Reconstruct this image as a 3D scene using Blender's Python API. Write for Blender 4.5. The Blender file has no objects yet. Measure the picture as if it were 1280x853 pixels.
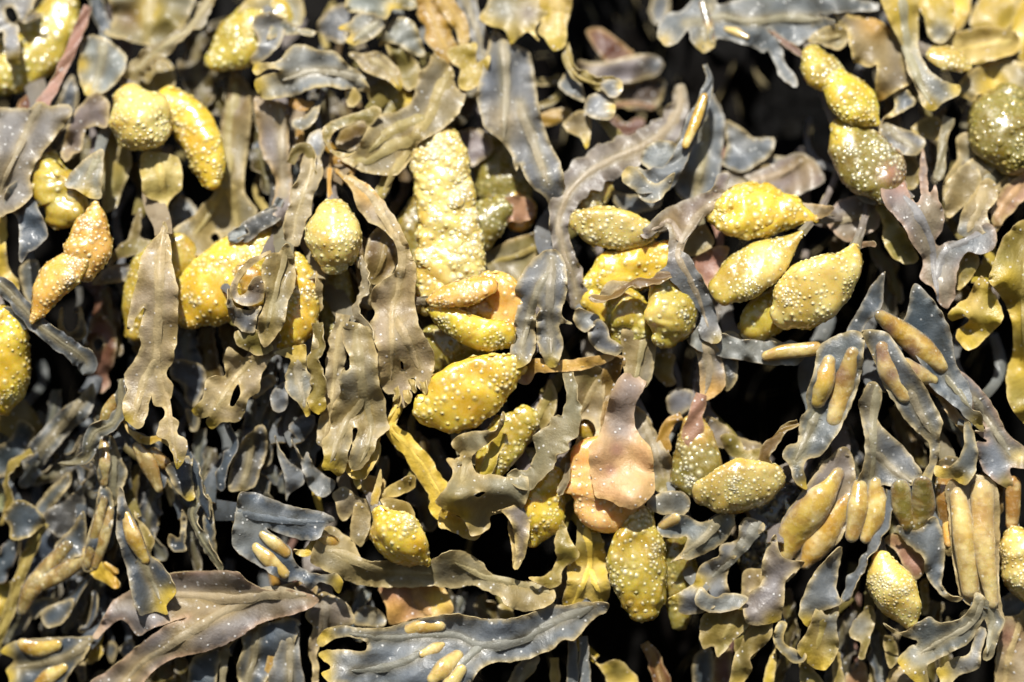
# Wrack seaweed draped over a wet rock face, close up, in sunlight.
import bpy, math, random
import numpy as np
from mathutils import Vector
from mathutils.geometry import delaunay_2d_cdt

scene = bpy.context.scene
# ------------------------------------------------------------------ camera, sky, sun, exposure
S = 0.22 / 1280.0          # metres per photo pixel in the plane of the weed (a pod is about 1.5 cm)
D = 0.45                   # camera to weed, metres
H = 0.60                   # height of the picture centre above the beach
cam = bpy.data.cameras.new('camera')
cam.sensor_width = 36.0
cam.lens = 36.0 * D / 0.22
cam.clip_start = 0.01
cam.clip_end = 50.0
cam.dof.use_dof = True
cam.dof.focus_distance = D - 0.006
cam.dof.aperture_fstop = 3.2
cam_o = bpy.data.objects.new('camera', cam)
scene.collection.objects.link(cam_o)
cam_o.location = (0, -D, H)
cam_o.rotation_euler = (math.radians(90), 0, 0)
scene.camera = cam_o

SUN_EL = math.radians(50)
SUN_AZ = math.radians(8)   # a little to the left of the camera
sun_dir = Vector((-math.sin(SUN_AZ) * math.cos(SUN_EL), -math.cos(SUN_AZ) * math.cos(SUN_EL), math.sin(SUN_EL)))
world = bpy.data.worlds.new('World')
scene.world = world
world.use_nodes = True
wn = world.node_tree
wn.nodes.clear()
sky = wn.nodes.new('ShaderNodeTexSky')
sky.sky_type = 'NISHITA'
sky.sun_disc = False
sky.sun_elevation = SUN_EL
sky.sun_rotation = math.pi + SUN_AZ
bg = wn.nodes.new('ShaderNodeBackground')
bg.inputs['Strength'].default_value = 0.05
wo = wn.nodes.new('ShaderNodeOutputWorld')
wn.links.new(sky.outputs[0], bg.inputs[0])
wn.links.new(bg.outputs[0], wo.inputs[0])
sun = bpy.data.lights.new('sun', 'SUN')
sun.energy = 5.0
sun.angle = math.radians(0.53)
sun.color = (1.0, 0.965, 0.90)
sun_o = bpy.data.objects.new('sun', sun)
scene.collection.objects.link(sun_o)
sun_o.location = (-0.3, -2, 3)
sun_o.rotation_euler = (-sun_dir).to_track_quat('-Z', 'Y').to_euler()
scene.view_settings.view_transform = 'Standard'
scene.view_settings.look = 'None'
scene.view_settings.gamma = 1.0
scene.view_settings.use_curve_mapping = False
scene.view_settings.exposure = 0.62
scene.cycles.max_bounces = 4
scene.cycles.diffuse_bounces = 2
scene.cycles.adaptive_threshold = 0.025
scene.cycles.use_denoising = True

# ------------------------------------------------------------------ positions
K = 340.0 / 1261.0
OX = (0, 310, 620, 940)
OY = (0, 210, 420, 623)
TILE = '00'

def pxy(x, y):
    return OX[int(TILE[0])] + x * K, OY[int(TILE[1])] + y * K

def tilt(x, y):
    """the weed lies on a rounded rock: it leans away at the top and at the lower left"""
    t = np.clip(300 - y, -1000, 400)
    a = -0.27 * np.logaddexp(0, t / 40.0) * 40.0
    u = np.clip(260 - x, 0, 400) / 260.0
    v = 1.0 / (1.0 + np.exp(-(y - 500) / 60.0))
    return a - 45.0 * u * v

def world_pts(p):
    """photo-pixel units (x right, y down, d towards the viewer) to metres"""
    p = np.asarray(p, float)
    d = p[:, 2] + tilt(p[:, 0], p[:, 1])
    f = (D - d * S) / D
    return np.stack([(p[:, 0] - 640.0) * S * f, -d * S, H + (426.5 - p[:, 1]) * S * f], 1)

class SineNoise:
    def __init__(self, seed, scale, dims=3, n=9):
        r = np.random.RandomState(seed)
        v = r.normal(size=(n, dims))
        v /= np.linalg.norm(v, axis=1)[:, None]
        f = 2 * math.pi / scale * r.uniform(0.55, 1.6, n)
        self.v = v * f[:, None]
        self.ph = r.uniform(0, 6.28, n)
        self.a = 1.0 / math.sqrt(n)
    def __call__(self, p):
        p = np.asarray(p, float)
        return np.sin(p @ self.v.T + self.ph).sum(1) * self.a

def catmull(P, closed, step):
    P = np.asarray(P, float)
    n = len(P)
    if n == 2 and not closed:
        P = np.array([P[0], (P[0] + P[1]) / 2, P[1]])
        n = 3
    out = []
    for i in range(n if closed else n - 1):
        if closed:
            p0, p1, p2, p3 = P[i - 1], P[i], P[(i + 1) % n], P[(i + 2) % n]
        else:
            p0 = P[i - 1] if i > 0 else 2 * P[0] - P[1]
            p1, p2 = P[i], P[i + 1]
            p3 = P[i + 2] if i + 2 < n else 2 * P[-1] - P[-2]
        L = np.linalg.norm((p2 - p1)[:2])
        m = max(2, int(math.ceil(L / step)))
        # centripetal-like: limit tangents by the segment length so sharp tips do not overshoot
        def tan(a, b, c):
            t = (c - a) / 2
            lim = 1.0 * min(np.linalg.norm((b - a)[:2]), np.linalg.norm((c - b)[:2])) + 1e-6
            k = np.linalg.norm(t[:2])
            return t * (min(1.0, lim / k) if k > 1e-9 else 1.0)
        m1 = tan(p0, p1, p2) * 1.0
        m2 = tan(p1, p2, p3) * 1.0
        t = np.linspace(0, 1, m, endpoint=False)[:, None]
        h = (2*t**3 - 3*t**2 + 1)*p1 + (t**3 - 2*t**2 + t)*m1 + (-2*t**3 + 3*t**2)*p2 + (t**3 - t**2)*m2
        out.append(h)
    if not closed:
        out.append(P[-1:][:])
    return np.concatenate(out)

def inside(poly, q):
    x, y = q[:, 0], q[:, 1]
    res = np.zeros(len(q), bool)
    x1, y1 = poly[:, 0], poly[:, 1]
    x2, y2 = np.roll(x1, -1), np.roll(y1, -1)
    for a, b, c, e in zip(x1, y1, x2, y2):
        if b == e:
            continue
        m = ((b > y) != (e > y)) & (x < (c - a) * (y - b) / (e - b) + a)
        res ^= m
    return res

def parse(s):
    return [tuple(float(v) for v in w.split(',')) for w in s.split()]

# ------------------------------------------------------------------ colours (linear): pigment, plus weed tones with shade put in
COL = {
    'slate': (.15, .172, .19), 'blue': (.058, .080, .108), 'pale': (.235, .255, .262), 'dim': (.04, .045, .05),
    'tan': (.38, .315, .205), 'taupe': (.25, .22, .145), 'mauve': (.235, .208, .205), 'olive': (.20, .165, .045),
    'brown': (.13, .075, .022), 'red': (.12, .034, .014), 'pink': (.36, .19, .14), 'yellow': (.52, .38, .045),
    'amber': (.42, .24, .03), 'straw': (.52, .40, .13), 'cream': (.70, .545, .18), 'milk': (.88, .82, .60), 'gold': (.70, .505, .06),
    'green': (.45, .345, .055), 'moss': (.24, .195, .045), 'orange': (.70, .41, .10), 'peach': (.70, .43, .22),
    'rod': (.52, .36, .075), 'rodpale': (.58, .45, .17), 'rodbrown': (.30, .16, .04), 'roddim': (.24, .19, .075), 'shadeolive': (.045, .034, .010), 'shadeblue': (.026, .036, .052), 'shadebrown': (.05, .026, .010), 'plum': (.16, .08, .075),  # the dark olive, blue and brown have the shade between fronds put in
    'dark': (.0025, .002, .0016),  # near black: the darkness of deep gaps put into the weed colour
}

# ------------------------------------------------------------------ materials
def new_mat(name):
    m = bpy.data.materials.new(name)
    m.use_nodes = True
    nt = m.node_tree
    nt.nodes.clear()
    return m, nt, nt.nodes.new('ShaderNodeOutputMaterial')

def nd(nt, typ, **kw):
    n = nt.nodes.new(typ)
    for k, v in kw.items():
        setattr(n, k, v)
    return n

def mixc(nt, fac, a, b, blend='MIX'):
    m = nd(nt, 'ShaderNodeMix', data_type='RGBA', blend_type=blend)
    for sock, val in ((m.inputs[0], fac), (m.inputs[6], a), (m.inputs[7], b)):
        if hasattr(val, 'is_output'):
            nt.links.new(val, sock)
        elif isinstance(val, (int, float)):
            sock.default_value = val
        else:
            sock.default_value = tuple(val) + (1.0,)
    return m.outputs[2]

def ramp(nt, src, lo, hi, a=0.0, b=1.0):
    r = nd(nt, 'ShaderNodeMapRange', interpolation_type='SMOOTHSTEP')
    nt.links.new(src, r.inputs[0])
    for i, v in enumerate((lo, hi, a, b)):
        r.inputs[i + 1].default_value = v
    return r.outputs[0]

def noise(nt, coord, scale, detail=3.0, rough=0.55):
    n = nd(nt, 'ShaderNodeTexNoise')
    nt.links.new(coord, n.inputs['Vector'])
    n.inputs['Scale'].default_value = scale
    n.inputs['Detail'].default_value = detail
    n.inputs['Roughness'].default_value = rough
    return n.outputs[0]

def voro(nt, coord, scale):
    n = nd(nt, 'ShaderNodeTexVoronoi', feature='F1')
    nt.links.new(coord, n.inputs['Vector'])
    n.inputs['Scale'].default_value = scale
    return n.outputs['Distance']

def math_n(nt, op, a, b=None):
    m = nd(nt, 'ShaderNodeMath', operation=op)
    for i, v in enumerate((a, b)):
        if v is None:
            continue
        if hasattr(v, 'is_output'):
            nt.links.new(v, m.inputs[i])
        else:
            m.inputs[i].default_value = v
    return m.outputs[0]

def blade_material(name, trans, dots, rough=0.34, spec=.5):
    m, nt, out = new_mat(name)
    co = nd(nt, 'ShaderNodeTexCoord').outputs['Object']
    at = nd(nt, 'ShaderNodeAttribute', attribute_name='col').outputs['Color']
    big = noise(nt, co, 80, 3)
    fine = noise(nt, co, 800, 4, .65)
    c = mixc(nt, ramp(nt, big, .38, .70, 0, .6), at, mixc(nt, 1.0, at, (.92, .84, .66), 'MULTIPLY'))
    c = mixc(nt, ramp(nt, fine, .40, .75, 0, .30), c, mixc(nt, 1.0, c, (1.55, 1.5, 1.4), 'MULTIPLY'))
    c = mixc(nt, ramp(nt, noise(nt, co, 300, 5, .72), .48, .72, 0, .6), c, mixc(nt, 1.0, c, (.55, .50, .40), 'MULTIPLY'))
    # pale hair pits scattered over the thallus
    v = voro(nt, co, 540)
    area = noise(nt, co, 120, 2)
    spot = math_n(nt, 'MULTIPLY', ramp(nt, v, .10, .19, 1, 0), ramp(nt, area, .43, .56, 0, dots))
    c = mixc(nt, spot, c, (.86, .85, .80))
    wrk = noise(nt, co, 420, 5, .7)
    hgt = math_n(nt, 'ADD', math_n(nt, 'MULTIPLY', spot, .9), math_n(nt, 'ADD', math_n(nt, 'MULTIPLY', wrk, 1.7), math_n(nt, 'MULTIPLY', noise(nt, co, 2400, 2), .3)))
    bp = nd(nt, 'ShaderNodeBump')
    bp.inputs['Strength'].default_value = .5
    bp.inputs['Distance'].default_value = .0004
    nt.links.new(hgt, bp.inputs['Height'])
    p = nd(nt, 'ShaderNodeBsdfPrincipled')
    nt.links.new(c, p.inputs['Base Color'])
    nt.links.new(bp.outputs[0], p.inputs['Normal'])
    nt.links.new(math_n(nt, 'ADD', ramp(nt, noise(nt, co, 130, 3), .35, .65, -.10, .16), ramp(nt, fine, .3, .7, rough - .05, rough + .10)), p.inputs['Roughness'])
    p.inputs['Specular IOR Level'].default_value = spec
    p.inputs['Coat Weight'].default_value = .05 if spec > .3 else 0.0
    p.inputs['Coat Roughness'].default_value = .16
    t = nd(nt, 'ShaderNodeBsdfTranslucent')
    nt.links.new(mixc(nt, .6, c, (.75, .48, .06)), t.inputs[0])
    nt.links.new(bp.outputs[0], t.inputs['Normal'])
    mx = nd(nt, 'ShaderNodeMixShader')
    mx.inputs[0].default_value = trans
    nt.links.new(p.outputs[0], mx.inputs[1])
    nt.links.new(t.outputs[0], mx.inputs[2])
    nt.links.new(mx.outputs[0], out.inputs[0])
    return m

def pod_material(name, rough, sss, lump):
    m, nt, out = new_mat(name)
    co = nd(nt, 'ShaderNodeTexCoord').outputs['Object']
    at = nd(nt, 'ShaderNodeAttribute', attribute_name='col').outputs['Color']
    big = noise(nt, co, 160, 3)
    fine = noise(nt, co, 900, 3, .6)
    c = mixc(nt, ramp(nt, big, .40, .70, 0, .5), at, mixc(nt, 1.0, at, (.86, .74, .36), 'MULTIPLY'))
    c = mixc(nt, ramp(nt, fine, .45, .75, 0, .35), c, mixc(nt, .4, c, (.75, .70, .5)))
    v = voro(nt, co, 620)
    spot = math_n(nt, 'MULTIPLY', ramp(nt, v, .12, .26, 1, 0), ramp(nt, noise(nt, co, 200, 2), .5, .64, 0, .55))
    c = mixc(nt, spot, c, (.85, .82, .66))
    hgt = math_n(nt, 'ADD', math_n(nt, 'MULTIPLY', big, 1.5), math_n(nt, 'MULTIPLY', fine, .35))
    bp = nd(nt, 'ShaderNodeBump')
    bp.inputs['Strength'].default_value = lump
    bp.inputs['Distance'].default_value = .0009
    nt.links.new(hgt, bp.inputs['Height'])
    p = nd(nt, 'ShaderNodeBsdfPrincipled')
    nt.links.new(c, p.inputs['Base Color'])
    nt.links.new(bp.outputs[0], p.inputs['Normal'])
    nt.links.new(ramp(nt, fine, .3, .7, rough - .06, rough + .12), p.inputs['Roughness'])
    p.inputs['Specular IOR Level'].default_value = .55
    p.inputs['Coat Weight'].default_value = .45
    p.inputs['Coat Roughness'].default_value = .16
    p.inputs['Subsurface Weight'].default_value = sss
    p.inputs['Subsurface Radius'].default_value = (1.0, .62, .16)
    p.inputs['Subsurface Scale'].default_value = .003
    nt.links.new(p.outputs[0], out.inputs[0])
    return m

def rock_material():
    m, nt, out = new_mat('wet_rock')
    co = nd(nt, 'ShaderNodeTexCoord').outputs['Object']
    n1 = noise(nt, co, 25, 6)
    n2 = noise(nt, co, 220, 4)
    c = mixc(nt, ramp(nt, n1, .35, .7), (.003, .003, .003), (.007, .006, .005))
    bp = nd(nt, 'ShaderNodeBump')
    bp.inputs['Strength'].default_value = .7
    bp.inputs['Distance'].default_value = .003
    nt.links.new(math_n(nt, 'ADD', n1, n2), bp.inputs['Height'])
    p = nd(nt, 'ShaderNodeBsdfPrincipled')
    nt.links.new(c, p.inputs['Base Color'])
    nt.links.new(bp.outputs[0], p.inputs['Normal'])
    p.inputs['Roughness'].default_value = .7
    p.inputs['Specular IOR Level'].default_value = .06
    nt.links.new(p.outputs[0], out.inputs[0])
    return m

M_BLADE = blade_material('wrack_blade', .28, .7, .44, .6)
M_RIB = blade_material('wrack_midrib', .2, .3, .46)
M_DEEP = blade_material('wrack_deep', .0, .0, .6, .06)
M_POD = pod_material('wrack_pod', .27, .6, .16)
M_ROD = pod_material('wrack_bladder', .20, .25, .4)
M_BUMP = pod_material('wrack_pod_bumps', .33, .3, .0)

# ------------------------------------------------------------------ things and parts
CUR = {'stems': 0, 'necks': 0, 'o': None, 'loc': None, 'new': None}
SEED = [11]

def seed():
    SEED[0] += 7
    return SEED[0]

LAST = [None]

def T(name, label, cat, group=None, kind=None):
    LAST[0] = None
    CUR['stems'] = 0
    CUR['necks'] = 0
    CUR['new'] = (name, label, cat, group, kind)
    CUR['o'] = None

FRONDS = 'wrack fronds hanging on the rock'
PODS = 'bumpy fruiting pods among the fronds'

def F(label, name='seaweed_frond', cat='seaweed frond'):
    T(name, label, cat, FRONDS)

def P(label, name='seaweed_pod', cat='seaweed pod'):
    T(name, label, cat, PODS)

def add_mesh(name, verts, tris, cols, mat, parent=None, stuff=False):
    """one mesh object under the current thing (or under a part of it)"""
    w = world_pts(verts)
    if CUR['o'] is None:
        nm, label, cat, group, kind = CUR['new']
        o = bpy.data.objects.new(nm, None)
        scene.collection.objects.link(o)
        o.empty_display_size = .005
        top = w[np.argmax(w[:, 2])]
        o.location = top
        o['label'] = label
        o['category'] = cat
        if group:
            o['group'] = group
        CUR['o'], CUR['loc'] = o, top
    return raw_mesh(name, w - CUR['loc'], tris, cols, mat, parent or CUR['o'], stuff)

def raw_mesh(name, w, tris, cols, mat, parent, stuff=False):
    me = bpy.data.meshes.new(name)
    n, k = len(w), len(tris)
    tris = np.asarray(tris, np.int32)
    me.vertices.add(n)
    me.vertices.foreach_set('co', np.ascontiguousarray(w, np.float32).ravel())
    me.loops.add(k * 3)
    me.loops.foreach_set('vertex_index', tris.ravel())
    me.polygons.add(k)
    me.polygons.foreach_set('loop_start', np.arange(0, k * 3, 3, dtype=np.int32))
    me.polygons.foreach_set('use_smooth', np.ones(k, bool))
    me.update(calc_edges=True)
    me.validate()
    a = me.attributes.new('col', 'FLOAT_COLOR', 'POINT')
    c4 = np.ones((n, 4), np.float32)
    c4[:, :3] = cols
    a.data.foreach_set('color', c4.ravel())
    me.materials.append(mat)
    o = bpy.data.objects.new(name, me)
    scene.collection.objects.link(o)
    if parent is not None:
        o.parent = parent
    if stuff:
        o['kind'] = 'stuff'
    return o

def vnormals(v, f):
    a, b, c = v[f[:, 0]], v[f[:, 1]], v[f[:, 2]]
    n = np.cross(b - a, c - a)
    out = np.zeros_like(v)
    for i in range(3):
        np.add.at(out, f[:, i], n)
    return out / (np.linalg.norm(out, axis=1)[:, None] + 1e-12)

def thicken(v, f, cols, t, rimcol=None):
    """front sheet -> closed thin solid; front faces look along +d"""
    n = vnormals(v, f)
    if n[:, 2].mean() < 0:
        f = f[:, ::-1]
        n = -n
    N = len(v)
    e = np.concatenate([f[:, [0, 1]], f[:, [1, 2]], f[:, [2, 0]]])
    key = np.sort(e, 1)
    u, idx, cnt = np.unique(key[:, 0].astype(np.int64) * N + key[:, 1], return_index=True, return_counts=True)
    be = e[idx[cnt == 1]]
    back = v - n * t
    bi = np.unique(be)                       # the cut edge has its own vertices, so it stays crisp
    m = -np.ones(N, int)
    m[bi] = np.arange(len(bi)) + 2 * N
    nb = len(bi)
    q1 = np.stack([m[be[:, 1]], m[be[:, 0]], m[be[:, 0]] + nb], 1)
    q2 = np.stack([m[be[:, 1]], m[be[:, 0]] + nb, m[be[:, 1]] + nb], 1)
    rim = cols[bi] * .35 + np.array((.36, .30, .17))  # pale cut edge: the light it catches is put into the colour
    return (np.concatenate([v, back, v[bi], back[bi]]), np.concatenate([f, f[:, ::-1] + N, q1, q2]), np.concatenate([cols, cols, rim, rim]))

def lerp(a, b, t):
    t = np.clip(t, 0, 1)[:, None]
    return a * (1 - t) + np.asarray(b) * t

def jitter(c, r, k=.10):
    c = np.array(COL[c] if isinstance(c, str) else c, float)
    return c * (1 + r.uniform(-k, k)) * (1 + r.uniform(-k, k, 3) * .4)

def rib_mesh(pts3, w0, w1):
    """raised midrib: a low half-round strip on the blade, pts3 lie on its front surface"""
    p = np.asarray(pts3, float)
    n = len(p)
    tg = np.gradient(p, axis=0)
    tg /= np.linalg.norm(tg, axis=1)[:, None] + 1e-9
    sd = np.cross(tg, np.array([0, 0, 1.0]))
    sd /= np.linalg.norm(sd, axis=1)[:, None] + 1e-9
    up = np.cross(sd, tg)
    up *= np.sign(up[:, 2:3] + 1e-9)
    s = np.linspace(0, 1, n)
    w = (w0 * (1 - s) + w1 * s) * (1 + .08 * np.sin(s * 23 + w0)) * np.sqrt(np.clip(np.minimum(s * 9 + .05, (1 - s) * 6 + .02), 0, 1))
    prof = [(-1.9, -.22), (-1.2, .03), (-.55, .24), (0, .32), (.55, .24), (1.2, .03), (1.9, -.22)]
    m = len(prof)
    V = np.zeros((n, m, 3))
    for j, (a, b) in enumerate(prof):
        V[:, j] = p + sd * (a * w)[:, None] + up * (b * w)[:, None]
    i, j = np.meshgrid(np.arange(n - 1), np.arange(m - 1), indexing='ij')
    a = (i * m + j).ravel()
    f = np.concatenate([np.stack([a, a + 1, a + m], 1), np.stack([a + 1, a + m + 1, a + m], 1)])
    V = V.reshape(-1, 3)
    if vnormals(V, f)[:, 2].mean() < 0:
        f = f[:, ::-1]
    return V, f

def grow_stem(ribstart, poly, dep, base, r, size):
    """the strap that a blade hangs from: it leaves the blade's base and runs up and back among the other weed"""
    if ribstart is not None:
        p0, dirv = ribstart[0], ribstart[0] - ribstart[1]
    else:
        p0 = poly[poly[:, 1].argmin()]
        dirv = p0 - poly.mean(0)
    dirv = dirv / (np.linalg.norm(dirv) + 1e-9)
    if p0[1] < 8 or p0[0] < 8 or p0[0] > 1272 or dirv[1] > .5 or (p0[1] < 270 and 540 < p0[0] < 1010):
        return
    CUR['stems'] += 1
    q0 = p0 - dirv * 9
    up = np.array([r.uniform(-.5, .5), -1.0])
    n = 22
    ln = r.uniform(90, 150)
    P, q, dv = [], q0.copy(), dirv.copy()
    w0 = float(np.clip(size * .085, 3.5, 11))
    z0 = float(dep(q0[None])[0]) - 1.2
    for i in range(n):
        t = i / (n - 1)
        P.append((q[0], q[1], z0 - 100 * t ** .8 - 3 * t))
        dv = dv + up * .10 * (1 - .3 * t) + np.array([-dv[1], dv[0]]) * .16 * math.sin(t * 6 + w0)
        dv /= np.linalg.norm(dv)
        q = q + dv * ln / n
    p = np.array(P)
    w0 = float(np.clip(size * .085, 3.5, 11))
    w = w0 * (1.2 - .4 * np.linspace(0, 1, n)) * (1 + .15 * np.sin(np.linspace(0, 9, n) + w0))
    tg = np.gradient(p, axis=0)
    tg /= np.linalg.norm(tg, axis=1)[:, None]
    sd = np.cross(tg, np.array([0, 0, 1.0]))
    sd /= np.linalg.norm(sd, axis=1)[:, None] + 1e-9
    nr = np.cross(sd, tg)
    nr *= np.sign(nr[:, 2:3] + 1e-9)
    us = np.linspace(-1, 1, 7)
    V = np.stack([p + sd * (u * w)[:, None] + nr * ((1 - u * u) * w * .22 - w * .22 + 1.2 * u * np.sin(np.arange(n) * .9 + w0))[:, None] for u in us], 1)
    i, j = np.meshgrid(np.arange(n - 1), np.arange(6), indexing='ij')
    a = (i * 7 + j).ravel()
    f = np.concatenate([np.stack([a, a + 1, a + 7], 1), np.stack([a + 1, a + 8, a + 7], 1)])
    v = V.reshape(-1, 3)
    c = np.tile(base * .7 + np.array((.02, .015, .004)), (len(v), 1))
    V2, F2, C2 = thicken(v, f, c, 1.6)
    add_mesh('stem', V2, F2, C2, M_BLADE)

def L(d, outline, ribs=(), col='slate', edge='straw', tips='', tipcol='yellow', ruf=3.4, holes=(), thick=1.2,
      wave=1.0, ribw=3.2, ribcol='straw', spots=(), name='blade', edgew=1.25, mat=None, step=4.6, stem=True):
    """a blade traced as an outline: own depth, undulation, ruffled margin, real thickness"""
    sd = seed()
    r = np.random.RandomState(sd)
    pts = []
    for p in parse(outline):
        x, y = pxy(p[0], p[1])
        pts.append((x, y, p[2] if len(p) > 2 else 0.0))
    P0 = catmull(np.array(pts), True, 3.6)
    tgt = np.roll(P0, -1, 0)[:, :2] - np.roll(P0, 1, 0)[:, :2]
    nrm = np.stack([tgt[:, 1], -tgt[:, 0]], 1)
    nrm /= np.linalg.norm(nrm, axis=1)[:, None] + 1e-9
    sc = SineNoise(sd + 1, 17, 2)(P0[:, :2]) * .55 + SineNoise(sd + 2, 8, 2)(P0[:, :2]) * .25
    poly = P0[:, :2] + nrm * sc[:, None]
    hl = []
    for h in holes:
        hp = np.array([pxy(a, b) for a, b in parse(h)])
        hl.append(catmull(hp, True, 3.0))
    lo, hi = poly.min(0), poly.max(0)
    size = float(max(hi - lo))
    st = step if size < 130 else step * 1.2
    gx, gy = np.meshgrid(np.arange(lo[0], hi[0], st), np.arange(lo[1], hi[1], st * .87))
    gx = gx + (np.arange(gx.shape[0]) % 2)[:, None] * st / 2
    G = np.stack([gx.ravel(), gy.ravel()], 1) + r.uniform(-.6, .6, (gx.size, 2))
    bound = np.concatenate([poly] + hl)
    def edist(q):
        out = np.empty(len(q))
        arg = np.empty(len(q), int)
        for k in range(0, len(q), 2000):
            dd = ((q[k:k + 2000, None, :] - bound[None]) ** 2).sum(2)
            arg[k:k + 2000] = dd.argmin(1)
            out[k:k + 2000] = np.sqrt(dd.min(1))
        return out, arg
    if len(G):
        ok = inside(poly, G)
        for h in hl:
            ok &= ~inside(h, G)
        G = G[ok]
    if len(G):
        G = G[edist(G)[0] > st * .55]
    allp = np.concatenate([bound, G])
    edges, off = [], 0
    for loop in [poly] + hl:
        n = len(loop)
        edges += [(off + i, off + (i + 1) % n) for i in range(n)]
        off += n
    res = delaunay_2d_cdt([Vector(p) for p in allp], edges, [], 0, 1e-4)
    q = np.array([(v[0], v[1]) for v in res[0]])
    f = np.array([t for t in res[2] if len(t) == 3], int)
    cen = q[f].mean(1)
    ok = inside(poly, cen)
    for h in hl:
        ok &= ~inside(h, cen)
    f = f[ok]
    used = np.unique(f)
    remap = -np.ones(len(q), int)
    remap[used] = np.arange(len(used))
    q, f = q[used], remap[f]
    knots = P0[::3]
    arc = np.concatenate([[0], np.cumsum(np.linalg.norm(np.diff(bound, axis=0), axis=1))])
    n1, n2, n3 = SineNoise(sd + 3, max(60, min(size, 220) * .55), 2), SineNoise(sd + 4, 36, 2), SineNoise(sd + 5, 15, 2)
    rn1, rn2, rn3 = SineNoise(sd + 6, 58, 1), SineNoise(sd + 7, 24, 1), SineNoise(sd + 17, 12, 1)
    RB = []
    for rb in ribs:
        RB.append(catmull(np.array([pxy(a, b) for a, b in parse(rb)]), False, 4.0))
    RA = np.concatenate(RB) if RB else None
    def ribdist(z):
        if RA is None:
            return np.full(len(z), 1e3)
        return np.sqrt(((z[:, None] - RA[None]) ** 2).sum(2).min(1))
    def depth(z):
        e, a = edist(z)
        w = 1.0 / (((z[:, None] - knots[None, :, :2]) ** 2).sum(2) + 30.0) ** 1.5
        base = (w * knots[:, 2]).sum(1) / w.sum(1)
        s = arc[a][:, None]
        rf = (rn1(s) * .9 + rn2(s) * .5) * ruf * 1.0 * np.exp(-(e / 11.0) ** 1.2)
        rf = rf + rn3(s) * ruf * .38 * np.exp(-(e / 5.0) ** 2) * np.clip(rn1(s + 300) + .3, 0, 1)
        und = wave * (n1(z) * min(size, 220) * .05 + n2(z) * 1.3 + n3(z) * .18)
        rd = ribdist(z)
        return d + base + rf + und - 1.6 * wave * np.exp(-((rd - 9) / 6.0) ** 2), e, rd
    LAST[0] = (lambda z: depth(z)[0], col)
    dz, e, rd = depth(q)
    v = np.column_stack([q, dz])
    base = jitter(col, r)
    c = np.tile(base, (len(q), 1))
    c = lerp(c, base * .62, .5 * (.5 + .5 * SineNoise(sd + 8, 45, 2)(q)))
    if RA is not None:
        c = lerp(c, jitter(ribcol, r) * .8, .45 * np.exp(-(rd / 7.0) ** 2))
    en = .55 + .45 * SineNoise(sd + 9, 50, 2)(q)
    stain = np.clip(SineNoise(sd + 10, 95, 2)(q) * .6 + .25 + .35 * np.exp(-e / 9.0), 0, 1)
    c = lerp(c, (.34, .235, .045), (.05 if col in ('blue', 'dim', 'slate', 'pale') else .42) * stain)
    c = lerp(c, COL[edge], .45 * np.exp(-(e / 5.0) ** 2) * np.clip(en, 0, 1))
    c = lerp(c, np.array(COL[edge]) * .6 + np.array((.34, .29, .20)), .55 * np.exp(-(e / edgew) ** 2))  # bright margin line: caught light painted over the edge's own straw tone
    for tp in parse(tips):
        x, y = pxy(tp[0], tp[1])
        rr = tp[2] * K
        c = lerp(c, COL[tipcol], 1.0 * np.exp(-(((q - (x, y)) ** 2).sum(1) / rr ** 2)))
    for sp in spots:      # patches of another pigment: x, y, radius, colour
        x, y = pxy(sp[0], sp[1])
        c = lerp(c, COL[sp[3]], .85 * np.exp(-(((q - (x, y)) ** 2).sum(1) / (sp[2] * K) ** 2)))
    V, Fc, Cc = thicken(v, f, c, thick)
    o = add_mesh(name, V, Fc, Cc, mat or M_BLADE)
    if name == 'blade' and stem and CUR['stems'] < 2:
        grow_stem(RB[0][:2] if RB else None, poly, lambda z: depth(z)[0], base, r, size)
    for rb in RB:
        if len(rb) < 3:
            continue
        zz = depth(rb)[0]
        V, Fc = rib_mesh(np.column_stack([rb, zz]), ribw, ribw * .45)
        cc = np.tile(base * .68 + jitter(ribcol, r) * .34, (len(V), 1))
        add_mesh('midrib', V, Fc, cc, M_RIB, o)
    return o

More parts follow.
